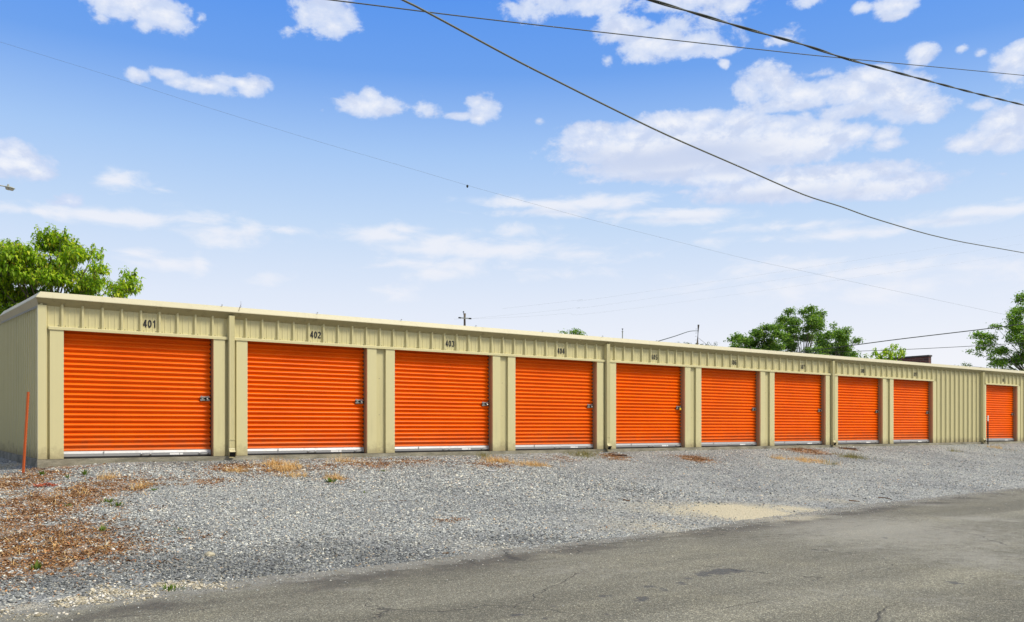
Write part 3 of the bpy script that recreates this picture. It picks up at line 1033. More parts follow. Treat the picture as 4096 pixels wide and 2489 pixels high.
# ------------------------------------------------------------------ posts
def u_post():
    base = at(93, 1893, 13.5); base.z = ground_z(base.x, base.y) - 0.03
    top = at(113.5, 1568, 13.5)
    ax = (top - base).normalized()
    L = (top - base).length
    side = RGT - ax * RGT.dot(ax); side.normalize()
    fr = -FWD
    mb = MB()
    # hat shaped channel with notched right flange
    prof = [(-0.020, 0.0), (-0.014, 0.018), (0.010, 0.018), (0.016, 0.0), (0.022, 0.0), (0.022, -0.004), (0.013, -0.004), (0.008, 0.013), (-0.012, 0.013), (-0.017, -0.004), (-0.022, -0.004)]
    nseg = 52
    rings = []
    for k in range(nseg + 1):
        c = base + ax * (L * k / nseg)
        notch = 0.006 if k % 2 else 0.0
        rings.append([c + side * (u - (notch if u > 0.02 else 0)) + fr * v for u, v in prof])
    n = len(prof)
    v = [q for r in rings for q in r]
    f = [(i * n + k, i * n + (k + 1) % n, (i + 1) * n + (k + 1) % n, (i + 1) * n + k) for i in range(nseg) for k in range(n)]
    f += [tuple(range(n)), tuple(nseg * n + k for k in range(n))]
    mb.add(v, f)
    tag(mb.build('marker_post', M_POSTO, loc=base), 'leaning orange steel channel post at the building corner', 'post')


u_post()

b0 = gp(3953, 1778)
post = thing('marker_post', 'upright black steel stake with white tip by the far downspout', 'post', b0)
mb = MB()
hh = 1.06


def tee(mb, z0, z1, mi=0):
    w = 0.022
    mb.box(b0.x - w, b0.x + w, b0.y - 0.004, b0.y + 0.004, b0.z + z0, b0.z + z1, mi)
    mb.box(b0.x - 0.004, b0.x + 0.004, b0.y + 0.0045, b0.y + 0.038, b0.z + z0, b0.z + z1, mi)
    z = z0 + 0.03
    while z < z1 - 0.03:
        mb.box(b0.x - 0.006, b0.x + 0.006, b0.y - 0.012, b0.y - 0.0045, b0.z + z, b0.z + z + 0.018, mi)
        z += 0.055


tee(mb, -0.1, hh - 0.21); mb.build('stake', M_BLACK, post)
mb = MB(); tee(mb, hh - 0.209, hh); mb.build('painted_tip', M_WHITE, post)

# ------------------------------------------------------------------ stones, leaves and straw lying about
def stone_shapes(k):
    out = []
    base = np.array([(-1, -1, -1), (1, -1, -1), (1, 1, -1), (-1, 1, -1), (-1, -1, 1), (1, -1, 1), (1, 1, 1), (-1, 1, 1)], float)
    for _ in range(k):
        v = base * 0.5 + rng.normal(0, 0.16, (8, 3))
        v[4:, :2] *= rng.uniform(0.45, 0.9)
        v *= np.array([1.15, rng.uniform(0.5, 0.95), rng.uniform(0.20, 0.48)])
        out.append(v)
    return out


ST_F = np.array([(0, 3, 2, 1), (4, 5, 6, 7), (0, 1, 5, 4), (1, 2, 6, 5), (2, 3, 7, 6), (3, 0, 4, 7)])
SHAPES = stone_shapes(24)


def rot_all(V, yaw, tilt_x, tilt_y):
    """V (n,k,3) rotated per row"""
    cx, sx = np.cos(tilt_x), np.sin(tilt_x)
    y = V[..., 1] * cx[:, None] - V[..., 2] * sx[:, None]; z = V[..., 1] * sx[:, None] + V[..., 2] * cx[:, None]
    x = V[..., 0]
    cy, sy = np.cos(tilt_y), np.sin(tilt_y)
    x, z = x * cy[:, None] + z * sy[:, None], -x * sy[:, None] + z * cy[:, None]
    c, s = np.cos(yaw), np.sin(yaw)
    return np.stack([x * c[:, None] - y * s[:, None], x * s[:, None] + y * c[:, None], z], -1)


def place(name, shapes, faces, P, size, tilt, m, sink=0.1, smooth=False):
    n = len(P)
    if n == 0:
        return None
    shapes = np.asarray(shapes)
    V = shapes[rng.integers(0, len(shapes), n)] * np.asarray(size)[:, None, None]
    V = rot_all(V, rng.uniform(0, 2 * np.pi, n), rng.normal(0, tilt, n), rng.normal(0, tilt, n))
    V = V + np.asarray(P)[:, None, :]
    k = V.shape[1]
    F = (faces[None] + (np.arange(n) * k)[:, None, None]).reshape(-1, faces.shape[1])
    o = np_mesh(name, V.reshape(-1, 3), F, m, smooth=smooth)
    return o


def in_view(x, y, lo=-0.66, hi=0.66):
    dx, dy = x - CAM.x, y - CAM.y
    f = dx * FWD.x + dy * FWD.y
    r = dx * RGT.x + dy * RGT.y
    return f > 3 and lo < r / f < hi, f


STONES = [(0.0, (0.092, 0.097, 0.095)), (0.3, (0.238, 0.252, 0.244)), (0.6, (0.398, 0.417, 0.398)), (0.85, (0.582, 0.587, 0.531)), (0.95, (0.751, 0.718, 0.578)), (1.0, (0.551, 0.386, 0.234))]
M_STONE = island_mat('loose_stone', STONES, 0.85)
M_STONED = island_mat('dark_stone', [(p, tuple(c * 0.50 for c in col)) for p, col in STONES], 0.85)
M_CHIP = island_mat('limestone', [(0.0, (0.184, 0.161, 0.103)), (0.4, (0.380, 0.333, 0.230)), (0.8, (0.598, 0.540, 0.402)), (1.0, (0.713, 0.690, 0.621))], 0.85)
M_LEAFD = island_mat('dead_leaf', [(0.0, (0.105, 0.055, 0.023)), (0.35, (0.238, 0.117, 0.047)), (0.7, (0.406, 0.214, 0.088)), (0.9, (0.588, 0.373, 0.169)), (1.0, (0.462, 0.138, 0.052))], 0.8)
M_STRAW = island_mat('dry_straw', [(0.0, (0.414, 0.230, 0.069)), (0.5, (0.690, 0.425, 0.149)), (1.0, (0.780, 0.598, 0.276))], 0.7)
M_WEED = island_mat('weed_green', [(0.0, (0.05, 0.10, 0.012)), (0.5, (0.11, 0.19, 0.02)), (1.0, (0.22, 0.28, 0.05))], 0.6, 0.3)
M_OLIVE = island_mat('olive_grass', [(0.0, (0.10, 0.11, 0.03)), (0.5, (0.22, 0.21, 0.07)), (1.0, (0.40, 0.32, 0.13))], 0.7, 0.2)


def scatter_gravel():
    P, S, MI = [], [], []
    N = 330000
    X = rng.uniform(-6, 46, N); U = rng.uniform(0, 1, N); K = rng.uniform(0, 1, N)
    # sample more densely near the camera
    Xn = rng.uniform(-5, 9, 170000); Un = rng.uniform(0, 1, 170000); Kn = rng.uniform(0, 1, 170000)
    for xs, us, ks, near in ((X, U, K, False), (Xn, Un, Kn, True)):
        for x, u, k in zip(xs.tolist(), us.tolist(), ks.tolist()):
            ye = road_edge(x)
            y = ye * u + (0.25 if x < 0 else -0.03)
            if x < 0 and u < 0.18: y = random.uniform(-0.5, 4.0)
            if near:
                y = ye * (0.05 + 1.0 * u)
            ok, f = in_view(x, y)
            if not ok or k > min(1.0, (9.0 / f) ** 1.6) * (1.0 if near else 0.8):
                continue
            if y > -0.03 and x > -0.05:
                continue
            b = patch_val('brown', x, y)
            if b > 0.45 and random.random() < 0.55:
                continue
            if patch_val('chips', x, y) > 0.3 and random.random() < 0.8:
                continue
            s = patch_val('sand', x, y)
            if s > 0.0 and random.random() < 0.35 + 0.6 * s:
                continue
            if u > 0.95 and random.random() < 0.5:
                continue
            z = ground_z(x, y)
            if z < ROAD_Z - 0.01:
                continue
            size = random.uniform(0.008, 0.023) * (1.5 if random.random() < 0.12 else 1.0)
            if f > 13:
                size *= 1.25
            P.append((x, y, z + size * 0.12)); S.append(size)
            MI.append(1 if random.random() < patch_val('dark', x, y) * 1.15 + 0.25 * mnoise.noise(Vector((x * 1.3, y * 1.3, 0))) else 0)
    o = place('gravel', SHAPES, ST_F, np.array(P), np.array(S), 0.35, [M_STONE, M_STONED])
    o.data.polygons.foreach_set('material_index', np.repeat(np.array(MI, dtype=np.int32), 6))
    tag(o, 'grey crushed stone covering the slope before the doors', 'gravel', kind='stuff')
    # strays on the road edge
    P, S = [], []
    for _ in range(9000):
        x = random.uniform(-5, 30)
        y = road_edge(x) - abs(random.gauss(0, 0.30)) + 0.12
        ok, f = in_view(x, y)
        if ok:
            size = random.uniform(0.004, 0.015)
            P.append((x, y, surf_z(x, y) + size * 0.15)); S.append(size)
    for _ in range(420):
        x = random.uniform(-4, 24); y = random.uniform(-13, -8)
        ok, f = in_view(x, y)
        if ok:
            size = random.uniform(0.004, 0.012)
            P.append((x, y, surf_z(x, y) + size * 0.15)); S.append(size)
    o = place('grit', SHAPES, ST_F, np.array(P), np.array(S), 0.3, M_STONE)
    tag(o, 'loose grey grit strayed onto the asphalt edge', 'grit', kind='stuff')
    # limestone
    P, S = [], []
    tries = 0
    while len(P) < 1700 and tries < 60000:
        tries += 1
        cx, cy, rr, rf, a = random.choices(PATCH['chips'], (1, 1, 1, 2.5, 1))[0]
        u, v = random.gauss(0, 0.55), random.gauss(0, 0.55)
        x = cx + RGT.x * u * rr + FWD.x * v * rf; y = cy + RGT.y * u * rr + FWD.y * v * rf
        if x > -0.04 and y > -0.05:
            continue
        size = random.uniform(0.007, 0.022) if random.random() < 0.9 else random.uniform(0.022, 0.038)
        z = surf_z(x, y)
        if mnoise.noise(Vector((x * 2.3, y * 2.3, 9))) < -0.12:
            continue
        P.append((x, y, z + size * 0.12)); S.append(size)
    o = place('limestone_chips', SHAPES, ST_F, np.array(P), np.array(S), 0.3, M_CHIP)
    tag(o, 'cream limestone chips along the road edge', 'stone chips', kind='stuff')


scatter_gravel()

# curled leaf: folded diamond
LEAF = []
for _ in range(10):
    c = rng.uniform(0.05, 0.35); l = 1.0; w = rng.uniform(0.25, 0.5)
    LEAF.append(np.array([(-l / 2, 0, c * 0.4), (0, -w / 2, c), (l / 2, 0, c * rng.uniform(0, 1.2)), (0, w / 2, c), (0.02, 0, 0.02)]))
LEAF_F = np.array([(0, 1, 4), (1, 2, 4), (2, 3, 4), (3, 0, 4)])


def scatter_litter():
    P, S = [], []
    tries = 0
    rows = PATCH['brown']
    wts = [r[2] * r[3] * r[4] for r in rows]
    wts = [w ** 0.75 for w in wts]
    while len(P) < 46000 and tries < 260000:
        tries += 1
        cx, cy, rr, rf, a = random.choices(rows, wts)[0]
        u, v = random.gauss(0, 0.6), random.gauss(0, 0.6)
        x = cx + RGT.x * u * rr + FWD.x * v * rf; y = cy + RGT.y * u * rr + FWD.y * v * rf
        if x > -0.04 and y > -0.02:
            continue
        if mnoise.noise(Vector((x * 3.1, y * 3.1, 2))) + 0.5 * mnoise.noise(Vector((x * 9, y * 9, 4))) < 0.20 - 0.26 * a:
            continue
        z = surf_z(x, y)
        P.append((x, y, z + random.uniform(-0.001, 0.008))); S.append(random.uniform(0.012, 0.038) * (1.5 if random.random() < 0.06 else 1.0))
    for _ in range(500):
        x = random.uniform(-4, 20); y = random.uniform(road_edge(x), -0.1)
        P.append((x, y, ground_z(x, y) + 0.006)); S.append(random.uniform(0.015, 0.045))
    o = place('fallen_leaves', LEAF, LEAF_F, np.array(P), np.array(S), 0.3, M_LEAFD)
    tag(o, 'brown dead leaves and litter drifted over the gravel', 'leaves', kind='stuff')
    # straw blades
    verts, faces = [], []
    def blade(x, y, z, L, lean, w, az):
        d = Vector((math.cos(az), math.sin(az), 0)); s = Vector((-d.y, d.x, 0)) * w
        b = Vector((x, y, z - 0.004))
        m1 = b + d * (L * 0.5 * math.sin(lean)) + Vector((0, 0, L * 0.5 * math.cos(lean)))
        t = m1 + d * (L * 0.5 * math.sin(min(lean * 1.5, 1.7))) + Vector((0, 0, L * 0.5 * math.cos(min(lean * 1.5, 1.7))))
        o = len(verts)
        verts.extend([b - s, b + s, m1 + s * 0.8, m1 - s * 0.8, t + s * 0.2, t - s * 0.2])
        faces.extend([(o, o + 1, o + 2, o + 3), (o + 3, o + 2, o + 4, o + 5)])
    def tufts(rows, per, flat):
        for (cx, cy, rr, rf, a) in rows:
            n = int(per * a * (rr * rf) ** 0.6)
            for _ in range(n):
                u, v = random.gauss(0, 0.5), random.gauss(0, 0.5)
                x = cx + RGT.x * u * rr + FWD.x * v * rf; y = cy + RGT.y * u * rr + FWD.y * v * rf
                if x > -0.04 and y > -0.04: continue
                if mnoise.noise(Vector((x * 2.6, y * 2.6, 12))) < -0.15: continue
                z = surf_z(x, y)
                for _k in range(random.randint(2, 5)):
                    lean = random.uniform(0.9, 1.5) if random.random() < flat else random.uniform(0.05, 0.7)
                    blade(x + random.gauss(0, 0.015), y + random.gauss(0, 0.015), z + (0.008 if lean > 0.9 else 0), random.uniform(0.05, 0.17), lean, random.uniform(0.0012, 0.0028), random.uniform(0, 6.28))
    tufts(PATCH['straw'], 900, 0.62)
    tufts([r for r in PATCH['brown'][:6]], 90, 0.95)
    o = np_mesh('dry_grass', verts, faces, M_STRAW)
    tag(o, 'dry straw coloured grass matted on the gravel', 'dry grass', kind='stuff')
    verts.clear(); faces.clear()
    tufts(PATCH['green'], 700, 0.5)
    o = np_mesh('olive_grass', verts, faces, M_OLIVE)
    tag(o, 'sparse olive grass near the slab edge', 'grass', kind='stuff')


scatter_litter()


# weeds, each a plant of its own
def weed(px, py, h, spread, n, label, upright=0.5):
    p = gp(px, py); p.z -= 0.004
    mb = MB()
    for k in range(n):
        a = random.uniform(0, 6.28); L = h * random.uniform(0.5, 1.1); lean = random.uniform(0.1, 1.2 - upright)
        d = Vector((math.cos(a), math.sin(a), 0)); s = Vector((-d.y, d.x, 0)) * (L * random.uniform(0.07, 0.14))
        b = p + d * random.uniform(0, spread)
        if (b - p).length > 0.012: mb.tube([p - Vector((0, 0, 0.004)), b], 0.003, 4)
        m1 = b + d * (L * 0.5 * math.sin(lean)) + Vector((0, 0, L * 0.5 * math.cos(lean)))
        t = m1 + d * (L * 0.5 * math.sin(lean * 1.7)) + Vector((0, 0, L * 0.5 * math.cos(lean * 1.7)))
        mb.add([b, m1 - s, t, m1 + s, m1 + Vector((0, 0, -0.1 * L))], [(0, 1, 4), (1, 2, 4), (2, 3, 4), (3, 0, 4)])
    o = mb.build('weed', M_WEED, loc=p)
    tag(o, label, 'weed', 'green weeds in the gravel')


for row in [(169, 1903, .10, .02, 16, 'small green weed nearest the orange post'),
            (272, 1914, .08, .015, 12, 'short green weed below the left jamb of door 401'),
            (339, 1903, .13, .02, 14, 'tallest green weed in front of door 401'),
            (267, 2027, .06, .06, 22, 'low green weed between the brown leaves and the gravel'),
            (438, 2010, .07, .10, 42, 'paler green weed patch, farther of a pair'),
            (470, 2025, .07, .08, 36, 'bright green weed patch, nearer of a pair'),
            (616, 1964, .06, .06, 26, 'bright green weed beside a straw patch before door 401'),
            (142, 2284, .10, .04, 16, 'olive green weed among the dead leaves at the left'),
            (715, 2124, .05, .05, 14, 'lone green leafy sprig in open gravel left of the pale rock'),
            (405, 2126, .09, .04, 12, 'thin yellowish green weed in the gravel left of centre'),
            (1324, 1932, .11, .05, 34, 'dark green tuft in front of door 402'),
            (1536, 1887, .05, .09, 24, 'flat green weed below the pillar right of door 402'),
            (1459, 1974, .05, .05, 12, 'tiny pale green weed downslope from door 402'),
            (679, 2363, .07, .10, 26, 'broad green weed at the road edge')]:
    weed(*row)

# rust coloured dead sprig
p = gp(187, 1946)
sprig = thing('dead_sprig', 'rust red clump of dead foliage on the gravel near the corner', 'dead sprig', p)
mb = MB()
for k in range(150):
    a = random.uniform(0, 6.28); rr = random.uniform(0, 1) ** 0.6
    u, v = math.cos(a) * rr * 0.17, math.sin(a) * rr * 0.12
    b = p + RGT * u + FWD * v + Vector((0, 0, 0.01 + 0.05 * (1 - rr) * random.random()))
    d = Vector((random.gauss(0, 1), random.gauss(0, 0.6), random.gauss(0, 0.25))).normalized() * random.uniform(0.03, 0.07)
    s = d.cross(Vector((0, 0, 1))).normalized() * 0.007
    mb.add([b, b + d * 0.5 - s, b + d, b + d * 0.5 + s, b + d * 0.5 + Vector((0, 0, 0.006))], [(0, 1, 4), (1, 2, 4), (2, 3, 4), (3, 0, 4)])
M_RUST = island_mat('rust_foliage', [(0, (0.14, 0.025, 0.010)), (0.5, (0.34, 0.06, 0.022)), (1, (0.50, 0.13, 0.05))], 0.8)
mb.build('foliage', M_RUST, sprig)
mb = MB()
mb.tube([p + RGT * -0.16, p + Vector((0, 0, 0.03)), p + RGT * 0.17], [0.006, 0.006, 0.004], 6)
mb.build('stem', M_TWIG, sprig)


# rocks
def rock(px, py, sx, sy, sz, label, m, name='rock', sub=3, group=None):
    p = gp(px, py)
    bm = bmesh.new(); bmesh.ops.create_icosphere(bm, subdivisions=sub, radius=1)
    off = Vector((px, py, 0)) * 0.01
    for v in bm.verts:
        v.co *= 1 + 0.28 * mnoise.noise(v.co * 1.1 + off) + 0.10 * mnoise.noise(v.co * 3 + off)
        v.co.z = max(v.co.z, -0.5)
        v.co = Vector((v.co.x * sx, v.co.y * sy, v.co.z * sz))
    me = bpy.data.meshes.new(name); bm.to_mesh(me); bm.free(); me.materials.append(m)
    me.polygons.foreach_set('use_smooth', [True] * len(me.polygons))
    o = bpy.data.objects.new(name, me); C.objects.link(o)
    o.location = p + Vector((0, 0, sz * 0.35)); o.rotation_euler = (0, 0, -R(35) + px)
    tag(o, label, 'rock', group)


def rock_mat(name, c0, c1):
    m, n, b = mat(name, 0.9, c0)
    co = n.n('ShaderNodeTexCoord').outputs['Object']
    f = n.noise(co, 25, 5, 0.7)
    n.L.new(n.ramp(f, [(0.3, c0), (0.7, c1)]), b.inputs['Base Color']); n.L.new(n.bump(f, 0.5, 0.01), b.inputs['Normal'])
    return m


M_ROCK = rock_mat('pale_rock', (0.22, 0.20, 0.13), (0.52, 0.47, 0.34))
M_ROCKW = rock_mat('white_rock', (0.45, 0.43, 0.38), (0.75, 0.72, 0.65))
rock(836, 2226, .050, .040, .035, 'fist sized pale tan rock alone on the dark gravel', M_ROCK)
rock(452, 2203, .028, .020, .018, 'small white stone left of the pale tan rock', M_ROCKW)
rock(739, 2184, .018, .014, .014, 'tiny white stone by the straw wisp above the pale rock', M_ROCKW)
rock(1610, 1821, .045, .040, .030, 'white lump of stone against the slab by door 403', M_ROCKW)
rock(1835, 1938, .035, .030, .022, 'white pebble standing out on the gravel below door 403', M_ROCKW)


# scraps and sticks
def scrap(px, py, L, W, label, m, name, cat, th=0.006, ang=0.0, curl=0.02):
    p = gp(px, py)
    d = (RGT * math.cos(ang) + FWD * math.sin(ang)); s = Vector((-d.y, d.x, 0))
    mb = MB(); n = 6
    top, bot = [], []
    for i in range(n + 1):
        t = i / n - 0.5
        z = surf_z(p.x + d.x * L * t, p.y + d.y * L * t) + 0.008 + curl * (t * 2) ** 2
        w = W * (0.5 + 0.06 * math.sin(i * 2.1))
        c = Vector((p.x, p.y, z)) + d * L * t
        top.append((c - s * w + Vector((0, 0, th)), c + s * w + Vector((0, 0, th)))); bot.append((c - s * w, c + s * w))
    for i in range(n):
        v = [top[i][0], top[i][1], top[i + 1][1], top[i + 1][0], bot[i][0], bot[i][1], bot[i + 1][1], bot[i + 1][0]]
        f = [(0, 1, 2, 3), (7, 6, 5, 4), (1, 5, 6, 2), (0, 3, 7, 4)]
        if i == 0: f.append((0, 4, 5, 1))
        if i == n - 1: f.append((3, 2, 6, 7))
        mb.add(v, f)
    tag(mb.build(name, m, loc=p), label, cat)


scrap(1966, 1886, 0.20, 0.09, 'flat white scrap lying on the gravel below door 404', M_STICK, 'paper_scrap', 'litter')
scrap(2178, 1821, 0.16, 0.06, 'white scrap near the slab under door 404', M_STICK, 'paper_scrap', 'litter')
M_BOARD = wood_mat('dark_wet_wood', (0.06, 0.03, 0.018), (0.14, 0.07, 0.04))
scrap(2478, 1824, 0.34, 0.10, 'dark brown wood scrap by the downspout beside door 405', M_BOARD, 'wood_scrap', 'wood scrap', 0.025, 0.0, 0.0)
scrap(3390, 1796, 0.50, 0.12, 'rusty brown wood scrap by the downspout beside door 408', M_BOARD, 'wood_scrap', 'wood scrap', 0.025, 0.0, 0.0)


def stick(pts, r, label, m=M_TWIG):
    P = []
    for (px, py) in pts:
        q = gp(px, py); P.append(q + Vector((0, 0, r)))
    mb = MB(); mb.tube(P, [r * (1 - 0.4 * i / len(P)) for i in range(len(P))], 6)
    tag(mb.build('stick', m, loc=P[0]), label, 'stick')


stick([(2494, 2003), (2506, 2007), (2520, 2008)], 0.016, 'short thick brown stick on the pale sand near door 405')
stick([(3398, 2005), (3420, 2007), (3438, 2009)], 0.012, 'reddish brown stick at the right end of the sand patch')
stick([(3513, 1992), (3535, 1993), (3548, 1995), (3566, 2000)], 0.010, 'thin forked twig by the road edge below door 409')
stick([(1510, 2008), (1560, 2006), (1625, 2005)], 0.007, 'long thin pale twig on the gravel below door 403')
stick([(1770, 2218), (1795, 2216)], 0.010, 'dark leaf-stained stick at the gravel and asphalt seam')


# ------------------------------------------------------------------ trees
def leaf_mat(name, stops, trans):
    return island_mat(name, stops, 0.55, trans, 0.35)


M_LF_BRIGHT = leaf_mat('leaf_bright', [(0.0, (0.122, 0.244, 0.010)), (0.35, (0.244, 0.415, 0.015)), (0.75, (0.378, 0.525, 0.024)), (0.95, (0.561, 0.610, 0.043)), (1.0, (0.439, 0.293, 0.030))], 0.42)
M_LF_DARK = leaf_mat('leaf_dark', [(0.0, (0.077, 0.165, 0.033)), (0.5, (0.153, 0.283, 0.047)), (0.85, (0.236, 0.378, 0.059)), (1.0, (0.330, 0.448, 0.071))], 0.35)
M_LF_MID = leaf_mat('leaf_mid', [(0.0, (0.083, 0.189, 0.026)), (0.5, (0.177, 0.330, 0.040)), (0.85, (0.283, 0.448, 0.047)), (1.0, (0.389, 0.519, 0.059))], 0.38)
M_LF_GREY = leaf_mat('leaf_grey', [(0.0, (0.10, 0.14, 0.12)), (1.0, (0.20, 0.26, 0.20))], 0.3)


def leaf_geo(c, axis, nrm, L, W, fold=0.25, droop=0.2):
    """pointed leaf folded along its rib; returns verts and triangles"""
    s = axis.cross(nrm)
    if s.length < 1e-4: s = axis.cross(Vector((1, 0, 0)))
    s.normalize(); nn = s.cross(axis).normalized()
    t1 = c + axis * (L * 0.42) + nn * (L * 0.04)
    tip = c + axis * L - nn * (L * droop)
    a = t1 + s * (W * 0.5) + nn * (W * fold); b = t1 - s * (W * 0.5) + nn * (W * fold)
    return [c, a, tip, b, t1], [(0, 1, 4), (1, 2, 4), (2, 3, 4), (3, 0, 4)]


def tree(name, label, base, depth, scale_px, origin, blobs, leaf, m_leaf, style, dens, seed, dspread=1.2, below=(), limb_r=0.06, group=None, trunk_r=0.14):
    """blobs: crown masses (zoom px), turned into real spots round the tree's own depth"""
    rnd = random.Random(seed)
    root = thing(name, label, 'tree', base, group)
    k = depth / FPX
    B = []
    for (bx, by, rx, ry) in list(blobs) + list(below):
        px, py = origin[0] + bx / scale_px, origin[1] + by / scale_px
        dd = depth + rnd.uniform(-dspread, dspread)
        c = at(px, py, depth) + FWD * (dd - depth)
        B.append((c, rx / scale_px * k, ry / scale_px * k))
    verts, faces = [], []

    def put(v, f):
        o = len(verts); verts.extend(v); faces.extend([tuple(i + o for i in q) for q in f])
    top = max(b[0].z for b in B)
    low = min(b[0].z for b in B)
    cen = sum((b[0] for b in B), Vector()) / len(B)
    wood = MB()
    fork = Vector((base[0] * 0.6 + cen.x * 0.4, base[1] * 0.6 + cen.y * 0.4, max(base[2] + 0.8, base[2] + (low - base[2]) * 0.8)))
    mid = (Vector(base) + fork) * 0.5 + Vector((rnd.uniform(-.1, .1), rnd.uniform(-.1, .1), 0))
    wood.tube([Vector(base) - Vector((0, 0, 0.1)), mid, fork], [trunk_r * 1.3, trunk_r, trunk_r * 0.8], 10)
    for (c, rx, ry) in B:
        mpt = fork.lerp(c, 0.5) + Vector((rnd.uniform(-.15, .15), rnd.uniform(-.15, .15), 0.1 * (c - fork).length))
        wood.tube([fork, fork.lerp(mpt, 0.5) + Vector((rnd.uniform(-.05, .05), 0, 0.05)), mpt, c], [limb_r, limb_r * 0.75, limb_r * 0.5, limb_r * 0.15], 6, caps=False)
        area = math.pi * rx * ry
        if style == 'droop':
            ns = max(3, int(dens * area))
            for _ in range(ns):
                # a shoot growing up and outward, leaves hanging off both sides
                a = rnd.uniform(0, 2 * math.pi); e = rnd.uniform(-0.3, 1.3); q = rnd.random() ** 0.45
                dvec = RGT * (math.cos(a) * math.cos(e)) + FWD * (math.sin(a) * math.cos(e)) + Vector((0, 0, math.sin(e)))
                st = c + RGT * (dvec.dot(RGT) * rx * q) + FWD * (dvec.dot(FWD) * max(rx, 0.5) * q) + Vector((0, 0, dvec.z * ry * q))
                gdir = (dvec * 0.7 + Vector((0, 0, 0.9))).normalized()
                Ls = rnd.uniform(0.18, 0.42)
                wood.tube([st - gdir * 0.1, st + gdir * Ls], [0.006, 0.003], 4, caps=False)
                nl = rnd.randint(6, 10)
                for j in range(nl):
                    f = (j + 0.5) / nl
                    aa = j * 2.4 + rnd.uniform(-.4, .4)
                    hd = Vector((math.cos(aa), math.sin(aa), 0))
                    ax = (hd * rnd.uniform(0.6, 1.0) + Vector((0, 0, rnd.uniform(-1.1, 0.25)))).normalized()
                    L = leaf * rnd.uniform(0.6, 1.15) * (1.05 - 0.35 * f)
                    put(*leaf_geo(st + gdir * (Ls * f), ax, Vector((0, 0, 1)), L, L * rnd.uniform(0.42, 0.6), 0.18, rnd.uniform(0.15, 0.5)))
        else:
            nc = max(3, int(dens * area))
            for _ in range(nc):
                a = rnd.uniform(0, 2 * math.pi); e = math.asin(rnd.uniform(-1, 1)); q = rnd.random() ** 0.4
                dvec = RGT * (math.cos(a) * math.cos(e)) + FWD * (math.sin(a) * math.cos(e)) + Vector((0, 0, math.sin(e)))
                st = c + RGT * (dvec.dot(RGT) * rx * q) + FWD * (dvec.dot(FWD) * rx * q) + Vector((0, 0, dvec.z * ry * q))
                if rnd.random() < 0.25:
                    wood.tube([c.lerp(st, 0.2), st], [0.012, 0.004], 4, caps=False)
                for j in range(rnd.randint(5, 9)):
                    cc = st + Vector((rnd.gauss(0, 1), rnd.gauss(0, 1), rnd.gauss(0, 0.6))) * (leaf * 0.9)
                    ax = Vector((rnd.gauss(0, 1), rnd.gauss(0, 1), rnd.gauss(-0.2, 0.6))).normalized()
                    L = leaf * rnd.uniform(0.7, 1.3)
                    put(*leaf_geo(cc, ax, Vector((rnd.gauss(0, .4), rnd.gauss(0, .4), 1)), L, L * rnd.uniform(0.5, 0.75), 0.2, 0.2))
    o = np_mesh('crown', np.array([tuple(v) for v in verts]) - np.array(base), np.array(faces), m_leaf)
    o.parent = root
    t = wood.build('trunk', M_BARK, root, smooth=True)
    return root


def gbase(px, depth, z=-0.2):
    p = at(px, HY, depth); return (p.x, p.y, z)


# left tree behind the ridge (zoom 3.327 from (0, 850))
S = 3.327
tree('leafy_tree', 'bright yellow-green tree with drooping leaves behind the left end of the roof', gbase(180, 29.5), 29.5, S, (-22, 872),
     [(745, 300, 120, 70), (720, 420, 160, 120), (850, 330, 60, 60), (240, 470, 150, 90), (130, 600, 130, 90), (330, 560, 170, 110), (990, 330, 55, 55), (1040, 440, 80, 80), (1000, 560, 150, 80),
      (1225, 480, 60, 60), (1240, 600, 110, 60), (1340, 580, 45, 40), (1110, 680, 110, 60), (1160, 820, 120, 70), (1350, 860, 60, 55), (1530, 780, 90, 80), (1670, 770, 65, 60), (1600, 930, 160, 80), (1740, 930, 55, 70),
      (1600, 1060, 120, 60), (1390, 1010, 150, 80), (560, 640, 260, 130), (800, 760, 260, 140), (400, 800, 280, 130), (120, 900, 200, 130), (640, 900, 280, 130), (950, 930, 250, 110), (200, 1080, 230, 140),
      (20, 1150, 180, 140), (450, 1060, 250, 120), (1180, 1010, 180, 90), (-150, 850, 160, 150), (-200, 1100, 200, 150)],
     0.20, M_LF_BRIGHT, 'droop', 200, 11, 0.9,
     below=[(300, 1350, 400, 150), (800, 1300, 450, 150), (1300, 1250, 300, 120), (0, 1400, 300, 150)], limb_r=0.05)

# trees beyond the roof (zoom 3.911 from (2850, 1200))
S = 3.911
O2 = (2850, 1200)
D = 60
tree('spreading_tree', 'tallest dark green tree rising behind the roof over doors 406 and 407', gbase(3215, D), D, S, O2,
     [(1140, 220, 70, 50), (1130, 300, 80, 60), (1260, 310, 90, 55), (1400, 185, 70, 35), (1490, 155, 70, 35), (1560, 140, 50, 35), (1690, 200, 65, 50), (1730, 215, 35, 40), (1660, 310, 55, 55), (1470, 290, 100, 50), (1480, 370, 120, 55), (1600, 370, 90, 50),
      (1110, 390, 80, 45), (1210, 390, 90, 50), (1300, 440, 110, 55), (1460, 460, 110, 55), (1620, 450, 70, 60), (1180, 510, 95, 50), (1320, 560, 110, 55), (1480, 580, 110, 50), (1600, 560, 80, 60), (1150, 590, 70, 50), (1100, 660, 80, 50),
      (1160, 720, 90, 55), (1240, 770, 70, 45), (1480, 800, 130, 35), (1360, 660, 60, 30)],
     0.155, M_LF_DARK, 'clump', 190, 21, 1.3, below=[(1300, 950, 250, 90), (1550, 950, 250, 90)], limb_r=0.04, group='trees beyond the roof', trunk_r=0.22)
